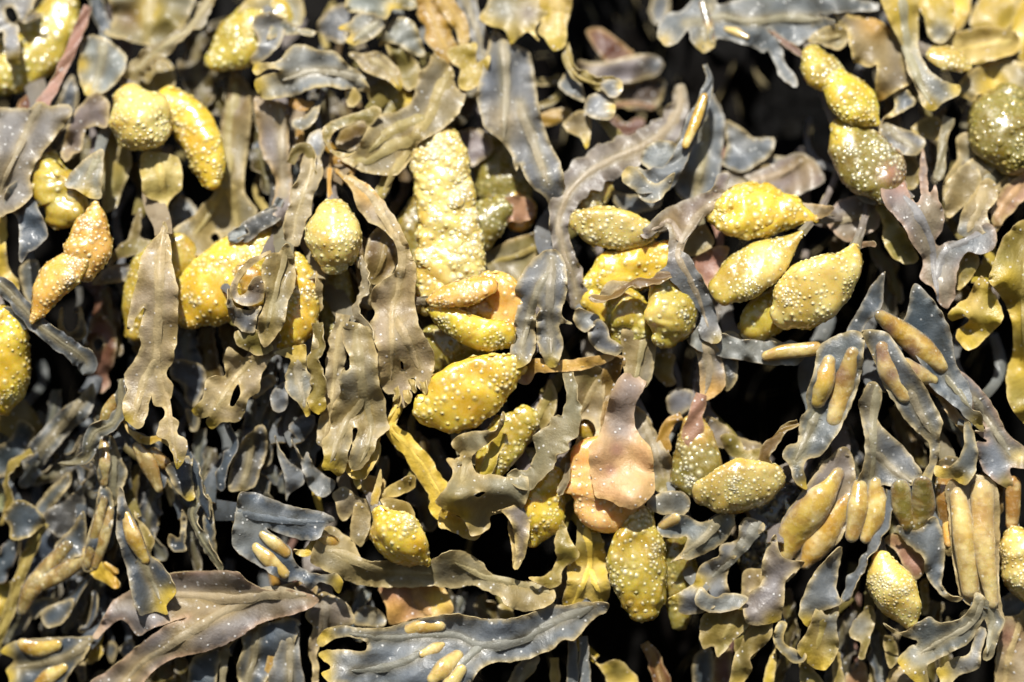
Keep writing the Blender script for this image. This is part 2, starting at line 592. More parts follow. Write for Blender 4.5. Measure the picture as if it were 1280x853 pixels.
def R(d, spine, col='slate', edge='straw', ruf=3.0, curl=0.0, rib=True, tipcol=None, thick=1.2, ribw=2.6, ribcol='straw',
      name='blade', mat=None, cross=11, edgew=1.25, point=True):
    """a strap-shaped blade along a spine: x,y,halfwidth[,depth[,roll degrees]] in tile units (depth in photo pixels)"""
    sd = seed()
    r = np.random.RandomState(sd)
    A = []
    for p in parse(spine):
        x, y = pxy(p[0], p[1])
        A.append((x, y, p[3] if len(p) > 3 else 0.0, p[2] * K, p[4] if len(p) > 4 else 0.0))
    A = catmull(np.array(A), False, 3.6)
    p = A[:, :3].copy()
    p[:, 2] += d
    w = np.maximum(A[:, 3], .8)
    n = len(p)
    s = np.concatenate([[0], np.cumsum(np.linalg.norm(np.diff(p[:, :2], axis=0), axis=1))])
    if point:                                  # rounded tip at the end
        rest = (s[-1] - s) / np.maximum(w[-1] * 1.1, 2.0)
        w = w * np.sqrt(np.clip(1 - np.clip(1 - rest, 0, 1) ** 2, .02, 1))
    tg = np.gradient(p, axis=0)
    tg /= np.linalg.norm(tg, axis=1)[:, None] + 1e-9
    sdv = np.cross(tg, np.array([0, 0, 1.0]))
    sdv /= np.linalg.norm(sdv, axis=1)[:, None] + 1e-9
    up = np.cross(sdv, tg)
    up *= np.sign(up[:, 2:3] + 1e-9)
    ro = np.radians(A[:, 4])[:, None]
    side = sdv * np.cos(ro) + up * np.sin(ro)
    nor = up * np.cos(ro) - sdv * np.sin(ro)
    u = np.linspace(-1, 1, cross)
    na, nb = SineNoise(sd + 1, 38, 1), SineNoise(sd + 2, 38, 1)
    nc, ne = SineNoise(sd + 3, 17, 1), SineNoise(sd + 4, 60, 1)
    S1 = s[:, None]
    left, right = na(S1) + .45 * nc(S1), nb(S1) + .45 * nc(S1 + 50)
    wl, wr = 1 + .12 * nb(S1 + 99) + .05 * nc(S1 + 9), 1 + .12 * na(S1 + 77) + .05 * nc(S1 + 31)
    V = np.zeros((n, cross, 3))
    for j, uu in enumerate(u):
        ww = w * (wl if uu < 0 else wr)
        rf = (left if uu < 0 else right) * ruf * abs(uu) ** 2.2 * np.clip(w / 9.0, .25, 1.3)
        z = rf + curl * w * uu * uu + 1.5 * ne(S1 + 20 * uu)
        V[:, j] = p + side * (uu * ww)[:, None] + nor * z[:, None]
    i, j = np.meshgrid(np.arange(n - 1), np.arange(cross - 1), indexing='ij')
    a = (i * cross + j).ravel()
    f = np.concatenate([np.stack([a, a + 1, a + cross], 1), np.stack([a + 1, a + cross + 1, a + cross], 1)])
    v = V.reshape(-1, 3)
    base = jitter(col, r)
    c = np.tile(base, (len(v), 1))
    c = lerp(c, base * .7, .4 * (.5 + .5 * SineNoise(sd + 8, 45)(v)))
    c = lerp(c, (.34, .235, .045), (.05 if col in ('blue', 'dim', 'slate', 'pale') else .25) * np.clip(.25 + .6 * SineNoise(sd + 10, 90)(v), 0, 1))
    e = ((1 - np.abs(u))[None] * w[:, None]).ravel()
    cu = (np.abs(u)[None] * w[:, None]).ravel()
    if rib:
        c = lerp(c, jitter(ribcol, r) * .8, .4 * np.exp(-(cu / 6.0) ** 2))
    c = lerp(c, np.array(COL[edge]) * .6 + np.array((.34, .29, .20)), .55 * np.exp(-(e / edgew) ** 2) * np.clip(.7 + .3 * SineNoise(sd + 9, 50)(v), .15, 1))  # same painted line of caught light along the strap margins
    if tipcol:
        ss = np.repeat(s, cross)
        c = lerp(c, COL[tipcol], np.exp(-((s[-1] - ss) / 16.0) ** 2))
    V2, Fc, Cc = thicken(v, f, c, thick)
    o = add_mesh(name, V2, Fc, Cc, mat or M_BLADE)
    if rib and n > 6 and w.max() > 5:
        m = max(6, int(n * .93))
        V3, F3 = rib_mesh(V[:m, cross // 2], min(ribw, w.mean() * .3), ribw * .4)
        add_mesh('midrib', V3, F3, np.tile(base * .68 + jitter(ribcol, r) * .34, (len(V3), 1)), M_RIB, o)
    return o

def pod_neck(p0, dirv, w0, r):
    """the end of the blade that a pod swells from: flares into the pod, narrows and runs back between the fronds"""
    dv = np.array([dirv[0], dirv[1], 0.0])
    dv /= np.linalg.norm(dv) + 1e-9
    n = 18
    ln = r.uniform(70, 110)
    q = p0 - dv * w0 * .5
    up = np.array([r.uniform(-.4, .4), -1.0, 0])
    P = []
    for i in range(n):
        t = i / (n - 1)
        P.append(q + np.array([0, 0, -4 - 70 * t ** 1.3]))
        dv = dv + up * .06
        dv /= np.linalg.norm(dv)
        q = q + dv * ln / n
    p = np.array(P)
    t = np.linspace(0, 1, n)
    w = w0 * .72 * np.exp(-t * 4.5) + 4.0
    tg = np.gradient(p, axis=0)
    tg /= np.linalg.norm(tg, axis=1)[:, None]
    sd = np.cross(tg, np.array([0, 0, 1.0]))
    sd /= np.linalg.norm(sd, axis=1)[:, None] + 1e-9
    nr = np.cross(sd, tg)
    nr *= np.sign(nr[:, 2:3] + 1e-9)
    us = np.linspace(-1, 1, 9)
    wob = SineNoise(r.randint(1 << 20), 26, 1)
    V = np.stack([p + sd * (u * w)[:, None] + nr * ((1 - abs(u)) * 2.2 + 1.6 * u * u * wob(t[:, None] * ln + 30 * u))[:, None] for u in us], 1)
    i, j = np.meshgrid(np.arange(n - 1), np.arange(8), indexing='ij')
    a = (i * 9 + j).ravel()
    f = np.concatenate([np.stack([a, a + 1, a + 9], 1), np.stack([a + 1, a + 10, a + 9], 1)])
    v = V.reshape(-1, 3)
    c = lerp(np.tile(np.array(COL['mauve']) * .9, (len(v), 1)), COL['olive'], np.repeat(.75 * np.exp(-t * 4), 9))
    V2, F2, C2 = thicken(v, f, c, 1.3)
    add_mesh('neck', V2, F2, C2, M_BLADE)

def B(d, spine, col='gold', flat=.62, roll=0.0, p=1.0, bumps=10.5, bsize=3.3, dents=(), lump=1.0, keel=1.6, edge='gold',
      name='fruiting_pod', patch=(), patchcol='plum', seam=False, bumpcol='milk', mat=None, ends=None, sit=None, rise=0.0, kw_edge=.16, neck=True):
    """a swollen pod along a spine x,y,halfwidth[,depth]; keel = the ridge left by the blade's margin; small bumps are real"""
    sd = seed()
    r = np.random.RandomState(sd)
    A = []
    for q in parse(spine):
        x, y = pxy(q[0], q[1])
        A.append((x, y, q[3] if len(q) > 3 else 0.0, q[2] * K * (1.0 if bumps else .98)))
    A = np.array(A)
    if sit is not None:          # a bladder swelling out of the blade it sits in
        A[:, 2] = sit(A[:, :2]) - d + rise
    A = catmull(A, False, 2.6)
    # round both ends
    def cap(a, b, n=6):
        t = a[:3] - b[:3]
        t /= np.linalg.norm(t) + 1e-9
        out = []
        for k in range(1, n + 1):
            ph = k / n * math.pi / 2
            out.append(np.concatenate([a[:3] + t * a[3] * math.sin(ph) * .75 * ends, [max(a[3] * math.cos(ph), .15)]]))
        return np.array(out)
    if ends is None:
        ends = 1.0 if bumps else 1.5
    A = np.concatenate([cap(A[0], A[2])[::-1], A, cap(A[-1], A[-3])])
    c0, w = A[:, :3].copy(), A[:, 3]
    c0[:, 2] += d
    n, m = len(A), 34
    tg = np.gradient(c0, axis=0)
    tg[:, 2] *= .5
    tg /= np.linalg.norm(tg, axis=1)[:, None] + 1e-9
    for _ in range(4):
        tg[1:-1] = (tg[:-2] + tg[1:-1] + tg[2:]) / 3
    sv = np.cross(tg, np.array([0, 0, 1.0]))
    sv /= np.linalg.norm(sv, axis=1)[:, None] + 1e-9
    up = np.cross(sv, tg)
    up *= np.sign(up[:, 2:3] + 1e-9)
    ro = math.radians(roll)
    side = sv * math.cos(ro) + up * math.sin(ro)
    nor = up * math.cos(ro) - sv * math.sin(ro)
    th = np.linspace(0, 2 * math.pi, m, endpoint=False)
    kk = np.exp(-(np.minimum(np.abs(th - 0), 2 * math.pi - th) / kw_edge) ** 2) + np.exp(-((th - math.pi) / kw_edge) ** 2)
    ct, stt = np.cos(th), np.sin(th)
    hy = np.sign(stt) * np.abs(stt) ** p
    rat = flat
    V = c0[:, None] + side[:, None] * (ct * (1 + 0 * kk))[None, :, None] * w[:, None, None] + nor[:, None] * hy[None, :, None] * (w * rat)[:, None, None]
    kw = np.clip(w / 12.0, 0, 1)
    V += side[:, None] * (np.sign(ct) * kk)[None, :, None] * (keel * kw)[:, None, None]
    if seam:
        km = np.exp(-((th - math.pi / 2) / .13) ** 2)
        V += nor[:, None] * km[None, :, None] * (1.4 * kw)[:, None, None]
    v = V.reshape(-1, 3)
    i, j = np.meshgrid(np.arange(n - 1), np.arange(m), indexing='ij')
    a, b = (i * m + j).ravel(), (i * m + (j + 1) % m).ravel()
    f = np.concatenate([np.stack([a, b, a + m], 1), np.stack([b, b + m, a + m], 1)])
    nn = vnormals(v, f)
    ctr = np.repeat(c0, m, 0)
    if ((v - ctr) * nn).sum(1).mean() < 0:
        f = f[:, ::-1]
        nn = -nn
    ww = np.repeat(w, m)
    k = np.clip(ww / 18.0, 0, 1)
    disp = lump * k * (SineNoise(sd + 1, 46)(v) * 1.5 + SineNoise(sd + 2, 24)(v) * .6 + SineNoise(sd + 3, 12)(v) * .2)
    cr = SineNoise(sd + 11, 52)(v)
    disp = disp - lump * k * 1.5 * np.exp(-(cr / .2) ** 2) * np.clip(SineNoise(sd + 12, 70)(v) + .2, 0, 1) * (1 if bumps else .3)
    v = v + nn * disp[:, None]
    for dn in dents:
        x, y = pxy(dn[0], dn[1])
        g = np.exp(-(((v[:, :2] - (x, y)) ** 2).sum(1)) / (dn[2] * K) ** 2) * (nn[:, 2] > -.1)
        v[:, 2] -= dn[3] * g
    nn = vnormals(v, f)
    base = jitter(col, r, .07)
    c = np.tile(base, (len(v), 1))
    c = lerp(c, base * np.array([.78, .62, .28]), .7 * np.clip(.35 + .65 * SineNoise(sd + 4, 50)(v), 0, 1))
    c = lerp(c, COL[edge], (.9 if sit is not None else .5) * np.tile(kk, n))
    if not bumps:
        c = lerp(c, COL['rodbrown'], .5 * np.tile(np.exp(-((np.abs(stt) - .5) / .3) ** 2), n))  # brown-gold flanks: side shading put into the colour, leaving a pale highlight centre
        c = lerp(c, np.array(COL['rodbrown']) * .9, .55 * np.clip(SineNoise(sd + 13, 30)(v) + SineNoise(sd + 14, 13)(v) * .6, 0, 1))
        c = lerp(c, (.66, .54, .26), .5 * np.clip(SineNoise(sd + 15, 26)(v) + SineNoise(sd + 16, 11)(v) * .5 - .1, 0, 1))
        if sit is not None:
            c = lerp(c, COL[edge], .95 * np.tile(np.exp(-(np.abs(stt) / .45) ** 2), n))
    if seam:
        c = lerp(c, COL['cream'], .5 * np.tile(km, n))
    if sit is not None:          # the skin runs out into the blade at both ends
        sl = np.linspace(0, 1, n)
        c = lerp(c, COL[edge], np.repeat(.85 * np.exp(-(np.minimum(sl, 1 - sl) / .09) ** 2), m))
    for pt in patch:
        x, y = pxy(pt[0], pt[1])
        c = lerp(c, COL[pt[3] if len(pt) > 3 else patchcol], .8 * np.exp(-(((v[:, :2] - (x, y)) ** 2).sum(1)) / (pt[2] * K) ** 2))
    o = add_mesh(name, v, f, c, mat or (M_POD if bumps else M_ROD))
    if bumps and name == 'fruiting_pod' and CUR['necks'] == 0 and neck:
        CUR['necks'] = 1
        pod_neck(c0[6], c0[6] - c0[12], w[6], r)
    if bumps:
        fa = np.linalg.norm(np.cross(v[f[:, 1]] - v[f[:, 0]], v[f[:, 2]] - v[f[:, 0]]), axis=1)
        fn = nn[f[:, 0]]
        fa = fa * (fn[:, 2] > -.35)
        cum = np.cumsum(fa)
        ncand = int(min(2600, max(60, cum[-1] / 2 / bumps ** 2 * 6)))
        pick = np.searchsorted(cum, r.uniform(0, cum[-1], ncand))
        bc = r.dirichlet((1, 1, 1), ncand)
        pp = (v[f[pick]] * bc[:, :, None]).sum(1)
        pn = (nn[f[pick]] * bc[:, :, None]).sum(1)
        dens = SineNoise(sd + 5, 45)(pp) - .55
        keep = []
        acc = np.zeros((0, 3))
        for t in range(ncand):
            sp = bumps * (1 + .40 * dens[t])
            if len(acc) and ((acc - pp[t]) ** 2).sum(1).min() < sp * sp:
                continue
            acc = np.concatenate([acc, pp[t:t + 1]])
            keep.append(t)
        prof = [(2.0, -.12), (1.15, .16), (.75, .50), (.36, .78)]
        sg = 7
        VV, FF, CC = [], [], []
        off = 0
        an = np.arange(sg) * 2 * math.pi / sg
        tri = []
        for q in range(len(prof) - 1):
            for z in range(sg):
                a0, a1 = q * sg + z, q * sg + (z + 1) % sg
                tri += [(a0, a1, a0 + sg), (a1, a1 + sg, a0 + sg)]
        for z in range(sg):
            tri.append(((len(prof) - 1) * sg + z, (len(prof) - 1) * sg + (z + 1) % sg, len(prof) * sg))
        tri = np.array(tri)
        pale = np.array(COL[bumpcol])  # pale bump tops, with their wet glint put into the colour
        local = c[f[pick, 0]]
        for t in keep:
            nv = pn[t] / (np.linalg.norm(pn[t]) + 1e-9)
            h = np.array([1.0, 0, 0]) if abs(nv[0]) < .8 else np.array([0, 1.0, 0])
            e1 = np.cross(nv, h)
            e1 /= np.linalg.norm(e1)
            e2 = np.cross(nv, e1)
            rr = bsize * .62 * r.choice((.55, .8, 1.0, 1.3)) * r.uniform(.9, 1.2)
            hh = rr * r.uniform(.5, .9)
            pk = r.uniform(.25, .7)
            g = []
            cl = []
            for (ra, hz), mixw in zip(prof, (0, .25, .7, 1)):
                g.append(pp[t] + (np.cos(an)[:, None] * e1 + np.sin(an)[:, None] * e2) * rr * ra + nv * hh * hz)
                cl.append(np.tile(local[t] * (1 - pk * mixw) + pale * pk * mixw, (sg, 1)))
            g.append((pp[t] + nv * hh * .88)[None])
            cl.append((local[t] * (1 - pk) + pale * pk)[None])
            VV.append(np.concatenate(g))
            CC.append(np.concatenate(cl))
            FF.append(tri + off)
            off += len(VV[-1])
        if VV:
            add_mesh('bumps', np.concatenate(VV), np.concatenate(FF), np.concatenate(CC), M_BUMP, o, stuff=True)
    return o

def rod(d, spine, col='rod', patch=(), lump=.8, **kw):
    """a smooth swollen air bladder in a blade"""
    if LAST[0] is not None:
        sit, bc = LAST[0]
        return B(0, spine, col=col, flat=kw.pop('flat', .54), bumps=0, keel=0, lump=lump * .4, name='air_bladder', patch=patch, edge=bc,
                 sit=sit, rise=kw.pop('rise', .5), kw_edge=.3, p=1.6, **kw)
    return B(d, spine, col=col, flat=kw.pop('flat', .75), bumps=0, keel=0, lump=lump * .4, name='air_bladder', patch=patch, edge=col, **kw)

def tile(t):
    global TILE
    TILE = t

# ------------------------------------------------------------------ the rock the weed hangs on
def build_rock():
    nx, nz = 150, 130
    x = np.linspace(-.75, .75, nx)
    z = np.linspace(.0, 1.2, nz)
    X, Z = np.meshgrid(x, z)
    q = np.column_stack([X.ravel(), Z.ravel()])
    lean = .055 + .38 * np.clip(Z.ravel() - .68, 0, 1) + .10 * np.clip(-.08 - X.ravel(), 0, 1)
    y = lean + SineNoise(5, .22, 2)(q) * .008 + SineNoise(6, .07, 2)(q) * .003 + SineNoise(8, .025, 2)(q) * .0012
    v = np.column_stack([X.ravel(), y, Z.ravel()])
    i, j = np.meshgrid(np.arange(nz - 1), np.arange(nx - 1), indexing='ij')
    a = (i * nx + j).ravel()
    f = np.concatenate([np.stack([a, a + 1, a + nx], 1), np.stack([a + 1, a + nx + 1, a + nx], 1)])
    o = raw_mesh('rock_face', v, f, np.full((len(v), 3), .01), rock_material(), None)
    o['kind'] = 'structure'
    o['label'] = 'dark wet rock face behind the hanging seaweed'
build_rock()

# ------------------------------------------------------------------ the uncountable dark weed deep behind, and the weed that goes on around the picture
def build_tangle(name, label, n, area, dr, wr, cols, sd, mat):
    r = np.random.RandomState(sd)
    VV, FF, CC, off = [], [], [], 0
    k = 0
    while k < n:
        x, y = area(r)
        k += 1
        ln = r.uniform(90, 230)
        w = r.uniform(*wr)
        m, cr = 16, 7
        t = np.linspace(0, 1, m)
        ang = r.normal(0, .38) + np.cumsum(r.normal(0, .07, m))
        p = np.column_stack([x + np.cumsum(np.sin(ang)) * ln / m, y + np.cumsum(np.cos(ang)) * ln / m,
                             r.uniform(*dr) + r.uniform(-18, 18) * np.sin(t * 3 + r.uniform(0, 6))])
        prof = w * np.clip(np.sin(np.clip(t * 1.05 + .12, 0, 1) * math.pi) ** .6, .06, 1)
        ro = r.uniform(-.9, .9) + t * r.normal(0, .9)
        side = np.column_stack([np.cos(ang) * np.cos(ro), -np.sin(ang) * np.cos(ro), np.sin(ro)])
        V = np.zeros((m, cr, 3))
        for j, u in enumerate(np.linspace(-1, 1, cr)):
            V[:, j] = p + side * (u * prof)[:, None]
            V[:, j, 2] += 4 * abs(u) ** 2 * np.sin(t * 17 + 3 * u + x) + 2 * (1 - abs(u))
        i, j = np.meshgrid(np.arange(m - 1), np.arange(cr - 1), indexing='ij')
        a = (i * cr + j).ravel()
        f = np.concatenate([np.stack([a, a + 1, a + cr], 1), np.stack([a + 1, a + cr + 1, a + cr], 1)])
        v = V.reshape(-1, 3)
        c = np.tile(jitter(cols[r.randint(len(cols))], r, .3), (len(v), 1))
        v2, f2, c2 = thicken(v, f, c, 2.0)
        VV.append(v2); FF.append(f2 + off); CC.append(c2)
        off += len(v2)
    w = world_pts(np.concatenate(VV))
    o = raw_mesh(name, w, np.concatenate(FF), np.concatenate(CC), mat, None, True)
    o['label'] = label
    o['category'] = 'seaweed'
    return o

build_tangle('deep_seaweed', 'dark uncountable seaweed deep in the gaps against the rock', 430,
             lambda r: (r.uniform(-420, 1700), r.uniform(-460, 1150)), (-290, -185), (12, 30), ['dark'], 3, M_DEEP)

def around(r):
    while True:
        x, y = r.uniform(-420, 1700), r.uniform(-480, 1150)
        if x < -45 or x > 1325 or y < -215 or y > 868:
            return x, y
build_tangle('surrounding_seaweed', 'seaweed carrying on over the rock beyond the edges', 460,
             around, (-95, 0), (14, 30), ['slate', 'olive', 'taupe', 'moss'], 4, M_BLADE)

# ------------------------------------------------------------------ upper left
tile('00')
P('large olive pod with blurred bumps in the top left corner')
B(-40, '300,10,70 210,170,120 70,290,130 -90,330,110', col='green', flat=.55, bsize=4.2, bumps=13)
F('pale grey scrap of frond with a dark hole over the top left corner pod')
L(2, '-40,-40 160,-30 150,40 110,90 150,60 200,70 130,110 85,110 95,250 90,295 40,295 20,230 10,150 -40,160',
  col='pale', holes=['25,40 60,35 85,90 60,110 30,80'], tips='70,285,40', ruf=3)
F('grey frond on a reddish brown stalk fanning out at the left edge')
R(6, '410,30,22 385,90,24 330,230,26 260,380,24 190,500,34,2', col='pink', ruf=1, rib=False, edge='red', name='stalk', point=False)
L(8, '-40,520 60,500 130,505 180,470 230,490 320,485 335,530 275,610 215,690 165,760 140,830 150,900 100,960 40,990 -40,1000',
  ribs=['190,480 150,560 90,680 30,800 0,900'], col='mauve', ruf=3.5)
F('small orange red scrap showing under the stalk at the left edge')
L(-25, '80,500 110,450 190,420 200,470 140,510', col='red', edge='orange', tips='130,480,60', tipcol='red', ruf=1)
F('brown and olive frond with a yellow midrib hanging from the top edge, left of centre')
L(-30, '520,-60 900,-60 880,60 850,120 780,190 700,215 600,190 520,170 470,160 525,90', ribs=['690,-40 690,100 680,200'], col='taupe',
  tips='690,60,70', ruf=4, ribw=6, ribcol='yellow', spots=[(600, 80, 60, 'brown'), (790, 90, 70, 'olive')])
F('wavy edged grey strap slanting down towards the round cream pod')
R(-8, '990,-20,34,0,30 900,110,36,4,50 800,190,34,6,30 700,260,40,0,10 640,320,46,-6,0 590,390,36,-10,0', col='taupe', ruf=5, edge='straw')
F('rounded grey lobe with a yellow rim above the round cream pod')
L(-6, '390,180 470,170 540,215 588,270 560,360 500,420 440,445 395,440 362,350 368,270', col='pale', ribs=['480,190 470,300 430,420'], tips='380,300,40 400,420,40', ruf=2.5)
F('narrow bluish strap beside the stalk at the top left')
R(-30, '430,-40,34 460,60,32 500,170,26', col='blue', rib=False)
F('dull olive frond behind the round cream pod')
L(-48, '640,300 760,270 810,330 800,430 720,460 640,420', col='olive', ruf=2)
F('curved grey strip with a torn edge left of the round cream pod')
L(-4, '335,540 390,470 450,430 505,480 495,590 440,585 400,600 380,690 340,720 300,755 282,690 310,610', col='mauve', ruf=3)
P('round cream pod with a bent yellow lobe joined to its lower side')
B(2, '600,440,70 640,520,140 660,600,128', col='cream', flat=.8, bumps=8.5, bsize=3.2, edge='cream')
B(-18, '760,470,70 860,540,92 930,650,92 975,770,80 985,850,40', col='gold', flat=.8, bumps=9.5, roll=20)
P('pointed green pod near the top edge, left of the grey frilled fronds')
B(-20, '1290,60,90 1180,130,120 1080,220,100 985,285,45', col='green', flat=.6, bumps=10)
F('scrap of grey blade lying over the pointed green pod')
L(12, '1170,100 1240,60 1330,110 1300,200 1260,250 1180,300 1160,270 1200,200', col='pale', tips='1180,320,40', ruf=2)
F('long brown frond that forks below the bent yellow lobe')
L(-44, '1080,330 1150,390 1165,500 1150,700 1135,800 1140,900 1190,990 1110,1090 1010,1120 960,1180 830,1180 790,1080 900,1000 950,940 1010,880 1010,760 1020,600 1060,430',
  ribs=['1090,380 1065,600 1050,800 960,1000 900,1090', '1060,850 1090,960 1100,1050'], col='taupe', ribw=4.5, ribcol='yellow', holes=['975,1100 1000,1080 1020,1105 1000,1130'],
  spots=[(1060, 480, 120, 'brown')])
F('dull olive brown blade under the round cream pod')
L(-46, '470,590 560,620 610,720 600,800 560,900 540,960 480,980 470,860 465,720', col='olive', ruf=3, ribs=['500,640 520,800 500,940'])
F('frond of slate scraps between the left edge frond and the shiny olive pod')
L(-28, '215,680 280,610 340,560 330,640 260,700', col='blue', ruf=1.5)
L(-60, '300,400 340,350 360,470 330,560 260,520', col='blue', ruf=1.5)
P('shiny olive pod below the left edge frond, capped by grey scraps')
B(-14, '220,760,70 250,860,110 290,930,110 270,1020,60', col='green', flat=.7, bumps=22, bsize=5, lump=1.6, dents=[(300, 900, 40, 6)])
F('grey ribbed lobe curling over the shiny olive pod')
L(16, '330,800 400,730 475,690 478,780 470,860 470,920 420,920 350,880 300,860', ribs=['460,720 400,840'], col='pale', tips='400,910,50', ruf=3)
F('dull tan strap at the top, right of the pointed green pod')
R(-60, '1190,420,40 1230,600,36 1260,760,30 1290,900,20', col='taupe')

tile('01')
F('slate blue frond hanging beside the shiny olive pod')
L(4, '20,130 60,70 90,60 145,100 180,190 212,270 215,330 130,400 100,440 85,400 90,290 70,215 30,190', col='blue', ruf=2.5, edge='pale')
F('yellow edged strip on the left edge above the gold twisted pod')
L(-30, '-40,120 15,140 30,250 30,400 50,480 90,530 70,600 0,520 -40,500', col='gold', ruf=3, tips='10,300,60')
F('grey strap standing behind the gold twisted pod')
L(-40, '110,440 175,430 190,520 170,600 130,630 85,490', col='slate', ruf=2)
P('gold twisted pod of two lobes hanging at the far left')
B(10, '438,165,14 440,220,50 425,300,88 400,400,105 372,460,78', col='orange', flat=.65, bumps=8.2, bsize=2.8, bumpcol='milk', roll=-10)
B(16, '375,420,50 300,480,86 240,550,82 190,640,52 152,708,14', col='orange', flat=.65, bumps=8.2, bsize=2.8, bumpcol='milk', roll=25)
F('slate strap sloping from the left edge down to a grey tip')
R(8, '-40,520,30,0 40,570,40,0 95,640,38,2 160,710,40,4 240,780,42,6 330,840,44,2 400,900,50,-4 385,960,36,-8', col='blue', edge='pale', ruf=2.5, tipcol='pale')
F('second slate strap meeting the sloping strap from the left edge')
R(4, '-40,690,55 60,700,48 150,720,30', col='slate', edge='pale', ruf=2.5, rib=False)
F('dark hooked blade in the gap below the gold twisted pod')
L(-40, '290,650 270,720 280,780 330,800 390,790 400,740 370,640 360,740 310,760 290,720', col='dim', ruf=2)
F('reddish brown blade in the dark gap left of the long tan frond')
L(-55, '440,680 500,700 540,790 530,900 500,960 510,1010 460,1040 420,960 430,880 390,830', col='red', edge='olive', holes=['430,810 460,790 480,820 450,850'], spots=[(470, 960, 90, 'pink')])
F('long tan frond with forked tip hanging in front of the yellow double pod')
L(-10, '655,-60 740,-70 830,-40 845,90 790,150 770,230 792,350 740,330 735,260 745,170 690,140 660,110', ribs=['735,-40 750,80 765,200 750,330'], col='straw', edge='yellow', ruf=3)
L(34, '765,250 790,340 800,450 825,560 825,700 822,780 800,910 770,950 802,1010 790,1070 768,1090 785,1140 830,1180 822,1230 866,1262 860,1340 820,1397 798,1320 770,1262 728,1240 740,1180 766,1140 750,1108 712,1100 704,1050 690,1110 680,1160 640,1212 575,1160 570,1080 590,1030 574,960 610,910 650,830 645,760 660,690 668,645 640,680 605,745 585,745 610,610 640,500 660,400 740,300',
  ribs=['762,270 740,420 738,640 725,850 735,960 775,1090 795,1230 820,1370', '728,880 680,960 640,1080 620,1170'], col='tan', edge='straw', tips='820,1390,50 580,1170,40', ruf=2.2, ribw=3.6, wave=.8)
L(22, '560,1150 600,1205 680,1245 750,1240 800,1290 815,1350 790,1300 740,1270 690,1285 620,1255 585,1210', col='amber', edge='gold', ruf=2)
F('dark pointed blade in the gap left of the long tan frond')
L(-38, '655,185 650,320 700,340 640,400 560,420 500,455 540,370 595,325 610,260', col='olive', ruf=2, edge='taupe')
F('slate scrap between the gold twisted pod and the yellow double pod')
L(-50, '430,540 500,460 600,450 590,520 500,535', col='slate', ruf=2)
F('pale blue scrap behind the top of the long tan frond')
L(-80, '790,180 840,130 910,190 900,270 800,280', col='pale', ruf=1)
P('yellow double pod crossed by the long tan frond')
B(-22, '1270,330,60 1180,380,100 1070,480,150 950,600,150 870,680,80', col='gold', flat=.62, bumps=9.5, bsize=3.4, roll=12, p=.9)
B(-38, '830,380,100 720,500,120 650,640,80 630,770,45', col='green', flat=.6, bumps=11)
F('curled slate scrap above the yellow double pod')
L(0, '1130,260 1190,215 1280,190 1300,240 1220,290 1150,345 1100,330 1150,300', col='dim', edge='pale', ruf=3)
P('yellow round pod cut by the left edge')
tile('02')
B(-6, '10,-90,70 40,20,98 42,140,104 38,250,92 5,325,55', col='gold', flat=.8, bumps=9.5, roll=-30)

# ------------------------------------------------------------------ lower left
F('broad bluish frond with a ragged edge under the sloping slate strap')
L(-28, '425,222 442,300 400,385 340,430 280,500 230,560 150,645 100,565 200,430 300,330 370,285', ribs=['420,250 300,400 140,590'], col='blue', ruf=5, edge='pale')
F('dim grey frond at the left edge, above a rounded grey lobe')
L(-34, '85,390 160,440 130,520 65,600 20,650 -40,640 -40,540 45,480', col='blue', ruf=3)
R(-8, '150,540,24,0,40 60,590,26,4,55 30,680,24,4,60 40,780,20,2,50 0,880,24,0,50', col='moss', edge='straw', ruf=3, rib=False)
F('slanting mauve grey blade above the dark folded frond at lower left')
L(-22, '325,632 320,700 260,770 200,835 165,800 220,720', col='blue', ruf=3)
F('dark slate folded frond at lower left with a pale rim')
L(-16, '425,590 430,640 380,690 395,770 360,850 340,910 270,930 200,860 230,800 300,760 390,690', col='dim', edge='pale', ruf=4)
tile('03')
F('rounded pale grey lobe near the left edge of the picture')
L(4, '40,40 90,8 150,30 195,75 215,110 180,140 120,187 50,187 45,130 15,90', col='blue', edge='gold', ruf=2.5)
F('dull strap running down the left edge below the rounded pale lobe')
R(-10, '200,110,26 150,220,28 100,340,26 60,470,26 20,580,26 -30,700,26', col='moss', ruf=2)
R(-16, '60,200,30,0,30 20,300,40 -20,390,36', col='blue', edge='plum', ruf=3, rib=False)
F('blurred grey blade behind the long bumpy bladder at lower left')
L(-60, '100,180 200,130 260,170 255,300 170,360 90,330', col='blue', ruf=3)
L(-30, '-20,400 60,390 110,420 60,480 40,560 -30,520', col='moss', ruf=3, tips='-20,480,60')
F('slate frond with two long bumpy bladders reaching to lower left')
L(2, '255,220 330,140 385,60 400,120 400,240 340,280 280,290', col='blue', ruf=3)
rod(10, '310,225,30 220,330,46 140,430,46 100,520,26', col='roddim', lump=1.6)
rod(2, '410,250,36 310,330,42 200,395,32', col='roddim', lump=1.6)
F('tan blade with twin narrow bladders and yellow tips at lower left')
L(6, '470,-60 520,-20 520,120 480,240 440,330 385,330 400,200 440,60', col='blue', ruf=2)
rod(14, '480,10,22 445,150,26 402,310,20', col='roddim')
rod(16, '508,60,24 480,190,30 440,315,20', col='roddim')
R(0, '430,300,30 500,330,26 548,350,14', col='gold', rib=False, tipcol='amber')
R(2, '440,320,40 500,370,30 550,415,16', col='gold', rib=False, tipcol='amber')
F('slate blade with a yellow bladder and flared yellow cornered tip above the big grey frond')
L(24, '556,-50 592,30 640,140 690,260 742,300 792,370 815,430 800,462 770,500 775,538 715,528 650,540 612,450 590,340 540,180 540,80', ribs=['640,240 690,360 740,470'], col='blue', ruf=4, tips='770,510,60 800,450,50', edge='taupe')
